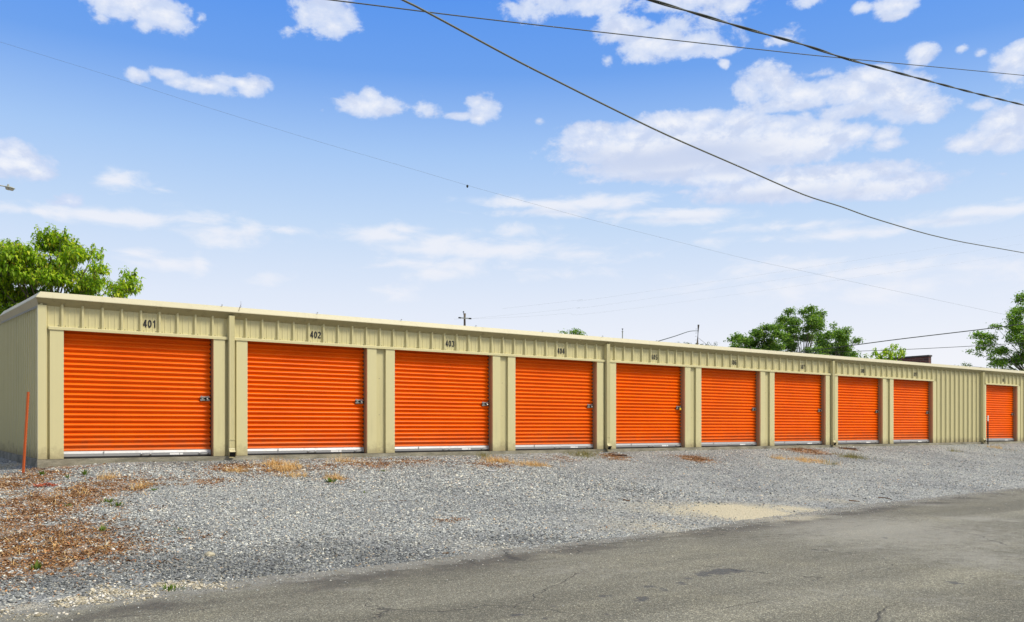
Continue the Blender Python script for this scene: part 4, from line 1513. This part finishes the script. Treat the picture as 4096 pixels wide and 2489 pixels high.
tree('spreading_tree', 'broad dark green tree crossed by wires, right of the tallest tree', gbase(3360, D + 3), D + 3, S, O2,
     [(1750, 520, 75, 55), (1820, 430, 28, 40), (1700, 590, 80, 60), (1790, 630, 100, 70), (1720, 740, 120, 60), (1900, 560, 60, 50), (1960, 530, 60, 55), (2060, 500, 65, 55), (2030, 470, 40, 40), (1990, 620, 80, 60), (2120, 620, 100, 55),
      (2220, 650, 65, 40), (2040, 730, 110, 65), (2180, 750, 100, 55), (2250, 850, 65, 45), (1900, 790, 140, 60), (2060, 840, 150, 50), (1640, 790, 90, 50)],
     0.155, M_LF_DARK, 'clump', 190, 22, 1.3, below=[(1850, 950, 250, 90), (2150, 960, 200, 90)], limb_r=0.03, group='trees beyond the roof', trunk_r=0.2)
tree('spreading_tree', 'low dark green tree, left of the tallest tree behind the roof', gbase(3030, D - 2), D - 2, S, O2,
     [(440, 540, 75, 35), (500, 560, 50, 30), (390, 600, 65, 45), (430, 660, 100, 50), (380, 730, 90, 40), (560, 650, 70, 50), (690, 490, 70, 45), (640, 570, 75, 55), (810, 450, 110, 40), (930, 440, 80, 45), (1000, 450, 45, 45), (750, 550, 120, 60),
      (910, 570, 100, 60), (1020, 600, 60, 50), (690, 670, 120, 60), (880, 670, 120, 60), (1000, 740, 120, 60), (600, 740, 130, 45), (800, 770, 150, 45)],
     0.155, M_LF_DARK, 'clump', 190, 23, 1.2, below=[(500, 850, 200, 60), (850, 900, 250, 80)], limb_r=0.03, group='trees beyond the roof', trunk_r=0.2)

# tree at the right edge (zoom 3.743 from (3850, 1150))
S = 3.743
tree('roadside_tree', 'large fresh green tree cut by the right edge, behind door 410', gbase(4200, 64), 64, S, (3850, 1150),
     [(910, 170, 40, 40), (860, 250, 50, 30), (800, 340, 90, 45), (900, 340, 80, 60), (690, 370, 40, 25), (580, 460, 50, 28), (700, 490, 100, 60), (880, 480, 90, 70), (370, 610, 80, 35), (340, 700, 100, 60), (460, 740, 100, 60), (650, 620, 110, 75),
      (820, 630, 100, 75), (260, 820, 55, 40), (350, 840, 80, 45), (470, 880, 90, 45), (620, 790, 110, 65), (800, 790, 110, 70), (250, 930, 50, 22), (220, 1010, 45, 25), (320, 1050, 60, 30), (400, 970, 80, 30), (560, 950, 100, 45), (740, 920, 110, 55), (890, 930, 80, 60),
      (420, 1150, 110, 45), (580, 1110, 120, 55), (800, 1100, 110, 60), (210, 1150, 55, 22), (1040, 120, 120, 80), (1050, 300, 130, 110), (1050, 520, 130, 120), (1050, 780, 130, 120), (1050, 1020, 130, 110), (1250, 200, 140, 110), (1280, 480, 150, 130),
      (1300, 800, 150, 130), (1180, 1080, 180, 90), (1150, 20, 100, 60), (1480, 600, 130, 150), (1480, 900, 130, 130), (1420, 300, 120, 120)],
     0.17, M_LF_MID, 'clump', 105, 31, 1.6, below=[(600, 1280, 250, 80), (1000, 1300, 250, 90), (1300, 1250, 200, 90)], limb_r=0.045, trunk_r=0.22)

# small leafy tree by the brick parapet (zoom 6.16 from (3400, 1380))
S = 6.16
tree('leafy_tree', 'small yellow-green tree with drooping leaves beside the brick parapet', gbase(3560, 60), 60, S, (3400, 1380),
     [(1090, 90, 80, 50), (940, 130, 60, 40), (820, 170, 60, 45), (1060, 170, 90, 50), (1250, 160, 60, 40), (1290, 230, 70, 50), (1385, 240, 45, 50), (570, 240, 70, 45), (740, 250, 90, 45), (900, 230, 100, 50), (1050, 260, 120, 50), (1180, 270, 90, 45), (520, 310, 110, 35), (700, 320, 90, 30), (900, 310, 140, 40)],
     0.30, M_LF_BRIGHT, 'droop', 30, 41, 0.8, below=[(700, 450, 200, 80), (1100, 450, 250, 90)], limb_r=0.05)

# far treetop over door 404 (zoom 4.107 from (1950, 1150))
S = 4.107
tree('round_tree', 'rounded dark green treetop just showing above the roof over door 404', gbase(2305, 95), 95, S, (1950, 1150),
     [(1240, 735, 30, 18), (1285, 735, 30, 18), (1370, 725, 40, 30), (1450, 700, 45, 28), (1440, 740, 60, 35), (1530, 745, 45, 28), (1570, 755, 30, 22), (1470, 770, 100, 30), (1270, 760, 50, 20)],
     0.22, M_LF_DARK, 'clump', 40, 51, 0.8, below=[(1400, 860, 120, 60), (1520, 870, 100, 50), (1300, 850, 80, 50)], limb_r=0.06)
# hazy thin tree by the old pole (zoom 7.487 from (2600, 1250))
S = 7.487
tree('sparse_tree', 'thin greyish treetop beside the leaning wooden pole', gbase(2800, 120), 120, S, (2600, 1250),
     [(1060, 920, 60, 15), (1140, 905, 40, 25), (1240, 935, 40, 12), (1350, 945, 40, 12), (1720, 920, 40, 30), (1740, 960, 60, 25), (1850, 980, 50, 25), (1940, 985, 50, 22), (820, 900, 60, 15), (1550, 960, 30, 20), (1940, 940, 16, 8)],
     0.16, M_LF_GREY, 'clump', 14, 61, 1.0, below=[(1100, 1080, 150, 50), (1700, 1090, 150, 50)], limb_r=0.05)

# ------------------------------------------------------------------ brick building behind
def brick():
    D = 66.0
    c = at(3725, 1421, D)                       # near top corner of the parapet
    back = at(3725, 1421, D) + Vector((0, 14.0, 0))
    g = -0.3
    root = thing('brick_building', 'dark red brick building end with a raised parapet beyond the roof', 'building', (c.x, c.y, g))
    mb = MB()
    mb.box(c.x, c.x + 12, c.y, c.y + 14, g, c.z - 1.1)
    mb.build('wall', M_BRICK, root)
    mb = MB()
    mb.box(c.x - 0.35, c.x - 0.002, c.y, c.y + 14, g, c.z - 0.12)
    mb.build('parapet', M_BRICK, root)
    mb = MB()
    mb.box(c.x - 0.42, c.x + 0.05, c.y - 0.05, c.y + 14, c.z - 0.118, c.z)
    mb.build('coping', M_COPING, root)
    mb = MB()
    mb.box(c.x + 0.052, c.x + 12.1, c.y - 0.1, c.y + 14, c.z - 1.098, c.z - 0.95)
    mb.build('roof', M_COPING, root)


brick()

# ------------------------------------------------------------------ poles and wires
def cross_pole():
    D = 80
    base = gbase(1860, D)
    root = thing('utility_pole', 'weathered utility pole with a crossarm behind the roof over door 403', 'utility pole', base)
    top = at(1859, 1254, D)
    b = Vector(base)
    mb = MB(); mb.tube([b, b.lerp(top, .5), at(1858.5, 1273, D), top], [0.16, 0.13, 0.095, 0.11], 10); mb.build('pole', M_POLE, root, smooth=True)
    l, r = at(1834, 1272, D), at(1886, 1276, D)
    f = -FWD * 0.16
    mb = MB()
    d = (r - l).normalized(); u = d.cross(FWD).normalized()
    if u.z < 0: u = -u

    def bar(a, c, h, dpt, mi=0):
        v = []
        for p in (a, c):
            for (su, sf) in ((-1, -1), (1, -1), (1, 1), (-1, 1)):
                v.append(p + f + u * (h * su) + FWD * (dpt * sf))
        mb.add(v, [(0, 1, 2, 3), (4, 7, 6, 5), (0, 4, 5, 1), (1, 5, 6, 2), (2, 6, 7, 3), (3, 7, 4, 0)], mi)
    bar(l.lerp(r, .2), l.lerp(r, .8), 0.045, 0.05)
    mb.build('crossarm', M_LAMP, root)
    for (a, c) in ((0.0, 0.198), (0.802, 1.0)):
        mb = MB(); bar(l.lerp(r, a), l.lerp(r, c), 0.058, 0.06); mb.build('insulator', M_BLACK, root)
    mb = MB()
    ip = at(1854, 1254, D)
    mb.tube([ip - Vector((0, 0, 0.1)), ip + Vector((0, 0, 0.08)), ip + Vector((0, 0, 0.1)), ip + Vector((0, 0, 0.14)), ip + Vector((0, 0, 0.15)), ip + Vector((0, 0, 0.21))], [0.02, 0.02, 0.085, 0.085, 0.04, 0.045], 10)
    mb.build('insulator', M_BLACK, root)
    return l, r


cross_l, cross_r = cross_pole()


def bare_pole():
    D = 78
    base = Vector(gbase(2776, D))
    root = thing('utility_pole', 'leaning wooden pole without crossarm behind the roof over door 405', 'utility pole', base)
    top = at(2794, 1299.5, D)
    foot = at(2789, 1383, D)
    mb = MB(); mb.tube([base, foot, top], [0.14, 0.10, 0.088], 10); mb.build('pole', M_POLE, root, smooth=True)
    for py in (1316, 1332, 1345, 1360):
        a = at(2789 - (py - 1316) * 0.06, py, D)
        mb = MB(); mb.tube([a, a - RGT * 0.16 + Vector((0, 0, -0.02))], 0.014, 6)
        mb.build('step_bolt', M_BLACK, root)
    return top, foot


pole_top, pole_foot = bare_pole()

# slim vent mast
D = 70
base = Vector(gbase(2490, D))
mast = thing('vent_mast', 'slim grey mast with a small finial over door 404 and 405', 'mast', base)
mb = MB(); a = at(2490, 1327, D); mb.tube([base, a, a + Vector((0, 0, 0.001)), a + Vector((0, 0, .05))], [0.05, 0.04, 0.075, 0.075], 8); mb.build('pole', M_LAMP, mast)
mb = MB(); mb.tube([a + Vector((0, 0, .05)), at(2490, 1320, D), at(2490, 1319, D), at(2490, 1315, D)], [0.015, 0.015, 0.03, 0.075], 8); mb.build('finial', M_BLACK, mast)


def wire(name, pts, r, label, m, wob=0.0, n=60, twist=False, group=None):
    """smooth curve through real points, drawn as a thin tube"""
    P = [Vector(p) for p in pts]
    # Catmull-Rom
    out = []
    ext = [P[0] * 2 - P[1]] + P + [P[-1] * 2 - P[-2]]
    per = max(3, n // (len(P) - 1))
    for i in range(1, len(ext) - 2):
        p0, p1, p2, p3 = ext[i - 1], ext[i], ext[i + 1], ext[i + 2]
        for k in range(per):
            t = k / per
            out.append(0.5 * ((2 * p1) + (p2 - p0) * t + (2 * p0 - 5 * p1 + 4 * p2 - p3) * t * t + (3 * p1 - p0 - 3 * p2 + p3) * t ** 3))
    out.append(P[-1])
    mb = MB()
    if twist:
        L = 0
        for s in (0, math.pi):
            q, L = [], 0.0
            for i, p in enumerate(out):
                if i: L += (out[i] - out[i - 1]).length
                a = L * twist + s
                d = (out[min(i + 1, len(out) - 1)] - out[max(i - 1, 0)]).normalized()
                sd = d.cross(Vector((0, 0, 1))).normalized(); up = sd.cross(d)
                q.append(p + (sd * math.cos(a) + up * math.sin(a)) * r * 0.95)
            mb.tube(q, r, 6)
    else:
        mb.tube(out, r, 6)
    o = mb.build(name, m, smooth=True, loc=P[0])
    tag(o, label, 'wire', group)
    return o


def span(rows, d0, d1, extra=0.35, mid=None):
    """photo places, depth running evenly from d0 to d1, run on past both ends"""
    x0, x1 = rows[0][0], rows[-1][0]
    k0, k1 = 1 / d0, 1 / d1
    P = [at(px, py, 1 / (k0 + (k1 - k0) * (px - x0) / (x1 - x0)) if mid is None else float(np.interp(px, [x0, mid[0], x1], [d0, mid[1], d1]))) for px, py in rows]
    P = [P[0] + (P[0] - P[1]) * extra] + P + [P[-1] + (P[-1] - P[-2]) * extra]
    return P


wire('utility_wire', span([(1322, 0), (2048, 89), (3046, 199.5), (3370, 233), (4096, 302)], 15, 30, 1.6), 0.011, 'thin straight black wire crossing the top of the sky', M_WIRE)
wire('utility_wire', span([(1611, 0), (1704, 47), (2048, 233), (2214, 317.5), (2439, 430), (2671, 542), (2962, 669), (3212, 778), (3361, 826), (3528, 884), (3794, 957), (4096, 1012)], 12, 34, 3.0), 0.015,
     'dark stranded wire sagging diagonally from top centre to the right edge', M_WIRE2)
wire('utility_wire', span([(2601, 0), (2796, 58), (3004, 120.5), (3212, 179), (3378, 233), (3544, 279), (3710, 323), (3877, 367), (4096, 421)], 13, 24, 3.0), 0.0125,
     'thick twisted pair of black wires at the upper right', M_WIRE, n=260, twist=2.6)
o = wire('utility_wire', span([(0, 168), (465, 312), (831, 430), (1247, 558.6), (1662, 680), (1869.5, 742), (2048, 792), (2380, 883), (2713, 968), (2996, 1038), (3237, 1090)], 45, 60, 5.0), 0.0048,
         'faint thin wire running down across the open sky at left', M_WIRE2)
wire('utility_wire', span([(3430, 1379), (3606, 1356), (3951, 1315), (4096, 1296)], 52, 48, 1.5), 0.028, 'upper dark wire in front of the trees at the right', M_WIRE)
wire('utility_wire', span([(3430, 1405), (3606, 1399), (3903, 1384), (4096, 1372)], 52, 48, 1.5), 0.016, 'lower thin wire in front of the trees at the right', M_WIRE)
wire('utility_wire', [at(2634, 1365, 60), at(2700, 1345, 66), at(2758, 1326, 74), pole_top + Vector((0, 0, -0.55))], 0.03, 'dark wire rising to the leaning wooden pole', M_WIRE)
wire('utility_wire', [pole_top + Vector((0, 0, -1.2)), at(2822, 1375, 80), at(2850, 1400, 84)], 0.014, 'guy wire slanting down right from the leaning pole', M_WIRE2)
for (rows, lab) in (([(2027, 1233), (2180, 1216), (2314, 1200), (2700, 1150), (4200, 925)], 'uppermost faint far wire right of the crossarm pole'), ([(1886, 1275), (2013, 1262), (2160, 1248), (2300, 1232), (2700, 1180), (4200, 960)], 'middle faint far wire right of the crossarm pole'),
                    ([(1834, 1276), (2006, 1271.5), (2140, 1264), (2265, 1254), (2700, 1212), (4200, 1000)], 'lowest faint far wire right of the crossarm pole')):
    wire('utility_wire', span(rows, 80, 190, 0.1), 0.004, lab, M_WIRE2)

# little clamp on the faint wire
c = at(1869.5, 745, 1 / (1 / 45 + (1 / 60 - 1 / 45) * 1869.5 / 3237))
mb = MB()
mb.tube([c + Vector((0, 0, 0.08)), c + Vector((0, 0, 0.04)), c, c - Vector((0, 0, 0.07)), c - Vector((0, 0, 0.10))], [0.03, 0.065, 0.07, 0.05, 0.02], 8)
tag(mb.build('wire_clamp', M_BLACK, loc=c), 'small dark clamp hanging on the faint thin wire', 'wire clamp')


# street lamp reaching in from the left
def lamp():
    D = 46
    base = Vector(gbase(-150, D))
    root = thing('street_lamp', 'grey street lamp head on a thin arm at the left edge', 'street lamp', base)
    ptop = at(-150, 715, D)
    mb = MB(); mb.tube([base, ptop + Vector((0, 0, 0.25))], [0.13, 0.09], 10); mb.build('pole', M_POLE, root, smooth=True)
    mb = MB(); mb.tube([ptop, at(-90, 722, D), at(-30, 737, D), at(26, 747, D)], [0.035, 0.033, 0.03, 0.03], 8); mb.build('arm', M_LAMP, root, smooth=True)
    # head
    a, b = at(21, 748, D), at(59, 755, D)
    d = (b - a).normalized(); s = d.cross(Vector((0, 0, 1))).normalized(); u = s.cross(d)
    mb = MB(); L = (b - a).length
    secs = []
    for (t, w, h0, h1) in ((0, .045, -.03, .03), (.12, .09, -.045, .05), (.35, .125, -.05, .06), (.7, .13, -.045, .055), (.92, .10, -.035, .035), (1.0, .05, -.025, .01)):
        c = a + d * (L * t)
        secs.append([c + s * (w * x) + u * (h0 if y < 0 else h1) * (1 if abs(x) < 0.8 else 0.45) for x, y in ((-1, -1), (-.6, -1), (.6, -1), (1, -1), (1, 1), (.6, 1), (-.6, 1), (-1, 1))])
    n = 8
    v = [q for sec in secs for q in sec]
    f = [(i * n + k, i * n + (k + 1) % n, (i + 1) * n + (k + 1) % n, (i + 1) * n + k) for i in range(len(secs) - 1) for k in range(n)] + [tuple(range(n)), tuple((len(secs) - 1) * n + k for k in range(n))]
    mb.add(v, f); mb.build('head', M_LAMP, root, smooth=True)
    mb = MB(); c = a + d * (L * .5) - u * 0.05
    for (z0, r0, z1, r1) in ((0, .125, -.045, .12), (-.045, .12, -.085, .085)):
        mb.tube([c + d * -0.1 + u * z0, c + d * -0.1 + u * z1], [r0, r1], 12)
        mb.tube([c + d * 0.08 + u * z0, c + d * 0.08 + u * z1], [r0, r1], 12)
    mb.build('lens', M_GLASS, root, smooth=False)
    mb = MB(); c = a + d * (L * .27) + u * 0.05
    mb.tube([c, c + u * .07, c + u * .11, c + u * .125], [.06, .052, .045, .02], 10); mb.build('photocell', M_LAMP, root)


lamp()

# ------------------------------------------------------------------ sky
SUN_EL = R(52)
SUN_DIR = Vector((0.62, -0.78, 0.0)).normalized() * math.cos(SUN_EL) + Vector((0, 0, math.sin(SUN_EL)))


def pxdir(px, py):
    a = (px - CX) / FPX; v = (HY - py) / FPX
    return math.atan(a), math.atan(v / math.sqrt(1 + a * a))


K = 1.6623
HARD = [(320, 5, 110, 45, 1), (400, 35, 62, 38, 1), (270, -10, 80, 25, .9), (245, 45, 24, 12, .5), (345, 60, 35, 18, .7), (480, 42, 15, 16, .4),
        (780, 20, 70, 45, 1), (800, 62, 45, 28, 1), (835, 45, 28, 28, .8), (735, 35, 24, 24, .8), (690, 72, 18, 10, .35),
        (335, 182, 32, 14, .8), (405, 180, 48, 14, .9), (430, 196, 40, 16, .8), (500, 208, 60, 17, 1), (540, 195, 55, 14, .7), (610, 206, 42, 22, 1), (585, 200, 34, 12, .9),
        (880, 255, 72, 24, 1), (888, 232, 26, 20, 1), (930, 262, 30, 16, .9), (775, 265, 22, 9, .35), (835, 258, 30, 12, .7),
        (1165, 262, 36, 30, 1), (1148, 245, 24, 18, 1), (1110, 280, 42, 10, .8), (1150, 285, 24, 14, .9), (1035, 270, 28, 16, .5), (1012, 250, 10, 12, .3), (1298, 292, 15, 10, .5),
        (1400, 8, 170, 24, .75), (1260, 20, 60, 24, .7), (1620, 5, 130, 24, .75), (1560, 22, 20, 10, .4),
        (1500, 75, 60, 34, 1), (1570, 100, 95, 34, 1), (1640, 110, 120, 24, 1), (1690, 95, 80, 22, .8), (1640, 60, 60, 26, .55), (1700, 45, 60, 40, .5), (1745, 118, 40, 14, .8), (1540, 60, 40, 18, .8), (1462, 146, 18, 14, .6), (1742, 154, 14, 8, .5),
        (1760, 10, 90, 18, .5), (2160, 12, 50, 18, .95), (2155, 38, 40, 12, .9), (2070, 20, 26, 12, .8), (2225, 128, 38, 20, .95), (2215, 148, 26, 12, .7), (2310, 120, 14, 8, .4), (2360, 125, 12, 8, .4), (2440, 150, 46, 38, 1), (2455, 115, 30, 18, .9), (1935, 5, 36, 12, .6), (1895, 78, 30, 14, .35), (1885, 97, 40, 10, .5),
        (1830, 185, 48, 26, .85), (1800, 215, 45, 26, .8), (1870, 205, 70, 30, .9), (1930, 225, 110, 32, 1), (1900, 250, 120, 20, .9), (2080, 185, 66, 22, 1), (2050, 215, 110, 36, 1), (2140, 235, 100, 34, 1), (2200, 262, 92, 26, 1), (2170, 200, 70, 18, .7), (2060, 265, 130, 20, .75), (2240, 275, 50, 18, .8), (1960, 180, 50, 12, .6),
        (1400, 318, 50, 24, 1), (1450, 312, 48, 18, 1), (1520, 325, 90, 26, 1), (1640, 300, 120, 28, 1), (1690, 285, 60, 18, 1), (1790, 295, 70, 28, 1), (1880, 300, 100, 24, 1), (1960, 310, 80, 22, 1), (2050, 320, 60, 22, 1), (1700, 340, 300, 40, 1.1), (1560, 360, 210, 42, 1.35), (1640, 395, 230, 36, 1.4), (1860, 350, 190, 42, 1.3), (1930, 375, 90, 20, .8), (2130, 325, 36, 18, .9), (2140, 345, 40, 16, .8), (1420, 345, 70, 34, 1.1), (1480, 375, 100, 26, 1.1),
        (1960, 428, 220, 26, 1.25), (2080, 420, 130, 22, .95), (1900, 455, 230, 28, 1.25), (2120, 450, 160, 26, 1.15), (1740, 425, 150, 24, 1.1), (2200, 460, 80, 12, .6), (2230, 428, 20, 10, .35),
        (2420, 290, 80, 28, 1), (2400, 330, 110, 30, 1), (2330, 345, 55, 18, .9), (2430, 345, 60, 24, .9), (2360, 255, 35, 14, .5),
        (30, 365, 55, 24, .95), (60, 395, 70, 26, .95), (95, 415, 50, 18, .9), (10, 395, 60, 30, .9), (165, 482, 36, 16, .9), (150, 488, 40, 10, .7), (2415, 418, 26, 6, .4), (1425, 436, 22, 6, .3), (1640, 462, 35, 8, .6)]
SOFT = [(280, 432, 58, 22, .8), (320, 445, 60, 14, .5), (385, 455, 26, 6, .4), (1250, 490, 110, 14, .8), (1400, 490, 150, 20, .9), (1330, 510, 160, 12, .7), (1560, 515, 110, 12, .7), (1670, 515, 110, 16, .95), (1600, 530, 150, 12, .6), (2340, 510, 110, 18, .9), (2420, 505, 90, 16, .9), (2300, 530, 140, 14, .7),
        (100, 510, 120, 14, .7), (220, 520, 170, 18, .8), (340, 525, 70, 20, .9), (480, 535, 100, 22, .6), (560, 560, 150, 24, .6), (690, 555, 50, 14, .8), (540, 580, 80, 14, .5), (920, 565, 100, 20, .9), (970, 550, 60, 14, .8), (1050, 585, 140, 22, .6), (1250, 555, 90, 18, .5), (1180, 600, 230, 26, .7), (1020, 600, 100, 16, .7), (1080, 640, 170, 26, .65), (1350, 610, 170, 20, .5),
        (330, 610, 60, 16, .7), (400, 635, 80, 16, .8), (480, 635, 20, 20, .7), (640, 675, 50, 18, .6), (960, 705, 55, 18, .6), (1060, 655, 130, 20, .6), (1800, 650, 110, 26, .5), (1900, 640, 130, 22, .6), (2100, 655, 170, 24, .6), (2200, 690, 260, 40, .5), (1950, 690, 260, 40, .45), (2350, 640, 140, 22, .3), (1400, 660, 80, 14, .4), (1900, 545, 180, 12, .5), (2050, 560, 160, 14, .5), (1720, 580, 120, 12, .4)]
GREY = [(1560, 390, 200, 34, 1), (1680, 375, 200, 34, 1.1), (1760, 400, 120, 26, .8), (1600, 420, 140, 18, .8), (1440, 375, 70, 24, .6), (1850, 385, 120, 24, .6), (1860, 470, 220, 18, .7), (2050, 462, 150, 14, .5), (1350, 510, 190, 10, .6), (1640, 528, 130, 8, .5), (2300, 530, 120, 12, .7),
        (2400, 340, 90, 18, .45), (1480, 515, 40, 10, .5), (60, 415, 60, 10, .3), (300, 450, 60, 8, .3), (2040, 280, 120, 14, .35), (600, 570, 150, 12, .3), (800, 80, 50, 14, .15), (1640, 125, 90, 10, .25), (2120, 400, 100, 12, .3)]


def build_world():
    w = bpy.data.worlds.new('World'); SC.world = w; w.use_nodes = True
    t = w.node_tree; t.nodes.clear(); n = NT(t)
    out = n.n('ShaderNodeOutputWorld'); bg = n.n('ShaderNodeBackground'); n.L.new(bg.outputs[0], out.inputs[0])
    sky = n.n('ShaderNodeTexSky', sky_type='NISHITA', sun_disc=False)
    sky.sun_elevation = SUN_EL
    sky.sun_rotation = math.atan2(SUN_DIR.x, SUN_DIR.y)
    sky.air_density = 1.0; sky.dust_density = 0.6; sky.ozone_density = 2.0; sky.altitude = 0
    d = n.n('ShaderNodeTexCoord').outputs['Generated']
    a = n.vmath('DOT_PRODUCT', d, tuple(RGT)); b = n.vmath('DOT_PRODUCT', d, tuple(FWD))
    sep = n.n('ShaderNodeSeparateXYZ'); n.L.new(d, sep.inputs[0])
    az = n.math('ARCTAN2', a, b); el = n.math('ARCSINE', sep.outputs[2])
    cb = n.n('ShaderNodeCombineXYZ'); n.L.new(az, cb.inputs[0]); n.L.new(el, cb.inputs[1])
    A = cb.outputs[0]

    def field(rows, k=0.8, grow=1.0):
        acc = None
        for (x, y, rx, ry, s) in rows:
            x, y, rx, ry = x * K, y * K, rx * K * grow, ry * K * grow
            u, v = pxdir(x, y)
            c = math.cos(u)
            ru, rv = rx / FPX * c * c, ry / FPX * c
            vec = n.vmath('MULTIPLY_ADD', A, (1 / ru, 1 / rv, 0), (-u / ru, -v / rv, 0))
            val = n.math('MULTIPLY_ADD', n.vmath('LENGTH', vec), -s * k, s)
            acc = val if acc is None else n.math('SMOOTH_MAX', acc, val, 0.15)
        return acc
    Aw = n.vmath('MULTIPLY', A, (1.0, 1.45, 1.0))
    n1 = n.noise(Aw, 22.0, 6, 0.62, 0.3)
    n2 = n.noise(Aw, 75.0, 5, 0.62, 0.2)
    nz = n.math('SUBTRACT', n.math('ADD', n.math('MULTIPLY', n1, 0.7), n.math('MULTIPLY', n2, 0.3)), 0.5)
    fh = n.math('MULTIPLY_ADD', nz, 2.1, field(HARD, 0.8, 1.08))
    ah = n.smooth(fh, 0.04, 0.44)
    nup = n.noise(n.vmath('ADD', Aw, (-0.006, 0.016, 0.0)), 22.0, 6, 0.62, 0.3)
    relief = n.math('SUBTRACT', nup, n1)
    # soft streaks nearer the horizon
    ns = n.noise(n.vmath('MULTIPLY', A, (1.0, 2.6, 1.0)), 18.0, 5, 0.6, 0.4)
    fs = n.math('MULTIPLY_ADD', n.math('SUBTRACT', ns, 0.5), 1.9, field(SOFT, 0.75, 1.1))
    as_ = n.smooth(fs, 0.0, 0.8, 0.0, 0.9)
    # unseen cloud added away from the opening in front, as soft fill light
    nb = n.noise(n.vmath('MULTIPLY', d, (1.0, 1.0, 1.8)), 3.2, 6, 0.6)
    away = n.math('MAXIMUM', n.smooth(n.math('ABSOLUTE', az), 0.66, 1.1), n.smooth(el, 0.55, 0.75))
    ab = n.math('MULTIPLY', n.smooth(nb, 0.36, 0.58), away)
    # clear sky: the sky model, deepened above and whitened by haze low down
    tint = n.ramp(n.smooth(el, 0.0, 0.50, kind='LINEAR'), SKY_TINT)
    clear = n.mix(1.0, sky.outputs[0], tint, 'MULTIPLY')
    clear = n.mix(SKY_MIX, clear, n.ramp(n.smooth(el, 0.0, 0.50, kind='LINEAR'), SKY_COL))
    # cloud colours
    gr = n.smooth(n.math('MULTIPLY_ADD', nz, 0.9, field(GREY, 0.75)), 0.0, 0.9)
    lit = n.smooth(n.math('ADD', fh, n.math('MULTIPLY', nz, 1.2)), 0.25, 1.3)
    cw = n.mix(lit, CLOUD_THIN, CLOUD_LIT)
    cw = n.mix(n.math('MULTIPLY', n.smooth(relief, -0.02, 0.16), 0.6), cw, CLOUD_GREY)
    cw = n.mix(n.math('MULTIPLY', gr, 0.92), cw, CLOUD_GREY)
    csoft = n.mix(n.math('MULTIPLY', gr, 0.9), CLOUD_SOFT, CLOUD_GREY2)
    col = n.mix(as_, clear, csoft)
    col = n.mix(n.math('MULTIPLY', ah, 0.95), col, cw)
    # added cloud is bright toward the sun, dull elsewhere, to shape the light
    toward = n.math('MAXIMUM', n.vmath('DOT_PRODUCT', d, tuple(SUN_DIR)), 0.0)
    glow = n.math('MULTIPLY_ADD', n.math('POWER', toward, 2.5), 2.5, 0.27)
    glow = n.math('MULTIPLY', glow, n.smooth(el, 0.0, 0.6, 0.45, 1.0))
    gc = n.n('ShaderNodeVectorMath', operation='SCALE'); gc.inputs[0].default_value = CLOUD_FILL; n.L.new(glow, gc.inputs['Scale'])
    col = n.mix(n.math('MULTIPLY', ab, 0.92), col, gc.outputs[0])
    n.L.new(col, bg.inputs[0])
    bg.inputs[1].default_value = 0.10
    w.cycles.sampling_method = 'MANUAL'; w.cycles.sample_map_resolution = 512


G = 10.0 / 1.0                       # colours below are as seen at exposure 0 with background strength 0.1


def g3(r, g_, b_, k=None):
    def lin(c):
        c /= 255.0
        return c / 12.92 if c <= 0.04045 else ((c + 0.055) / 1.055) ** 2.4
    return tuple(lin(c) * SKYK for c in (r, g_, b_))


EXPO = 1.32
SKYK = 10.0 / (2 ** EXPO)
SKY_TINT = [(0.0, (1, 1, 1)), (1.0, (0.6, 0.8, 1.1))]
SKY_COL = [(0.0, g3(246, 245, 247)), (0.16, g3(240, 241, 248)), (0.30, g3(224, 232, 247)), (0.46, g3(196, 218, 245)), (0.61, g3(166, 200, 244)), (0.78, g3(111, 163, 237)), (0.93, g3(88, 149, 237))]
SKY_MIX = 0.96
CLOUD_LIT = g3(244, 246, 252); CLOUD_THIN = g3(205, 219, 246); CLOUD_GREY = g3(203, 214, 239)
CLOUD_SOFT = g3(238, 241, 250); CLOUD_GREY2 = g3(205, 219, 243); CLOUD_FILL = tuple(c * k for c, k in zip(g3(240, 240, 240), (1.0, 0.955, 0.87)))
build_world()

sun = bpy.data.lights.new('sun', 'SUN'); sun.energy = 1.5; sun.angle = R(14); sun.color = (1.0, 0.93, 0.80)
so = bpy.data.objects.new('sun', sun); C.objects.link(so)
so.rotation_euler = (-SUN_DIR).to_track_quat('-Z', 'Y').to_euler()
so.location = (0, -10, 20)

# ------------------------------------------------------------------ camera
cam = bpy.data.cameras.new('camera')
cam.sensor_fit = 'HORIZONTAL'; cam.sensor_width = 36.0; cam.lens = FPX / 4096 * 36.0
cam.shift_y = (HY - 2489 / 2) / 4096
cam.clip_start = 0.1; cam.clip_end = 3000
co = bpy.data.objects.new('camera', cam); C.objects.link(co)
co.location = CAM
co.rotation_euler = (R(90), 0, -math.atan2(FWD.x, FWD.y))
SC.camera = co

SC.view_settings.view_transform = 'Standard'
SC.view_settings.look = 'None'
SC.view_settings.gamma = 1.0
SC.view_settings.exposure = EXPO
SC.cycles.max_bounces = 6
SC.cycles.diffuse_bounces = 3
SC.cycles.sample_clamp_indirect = 6
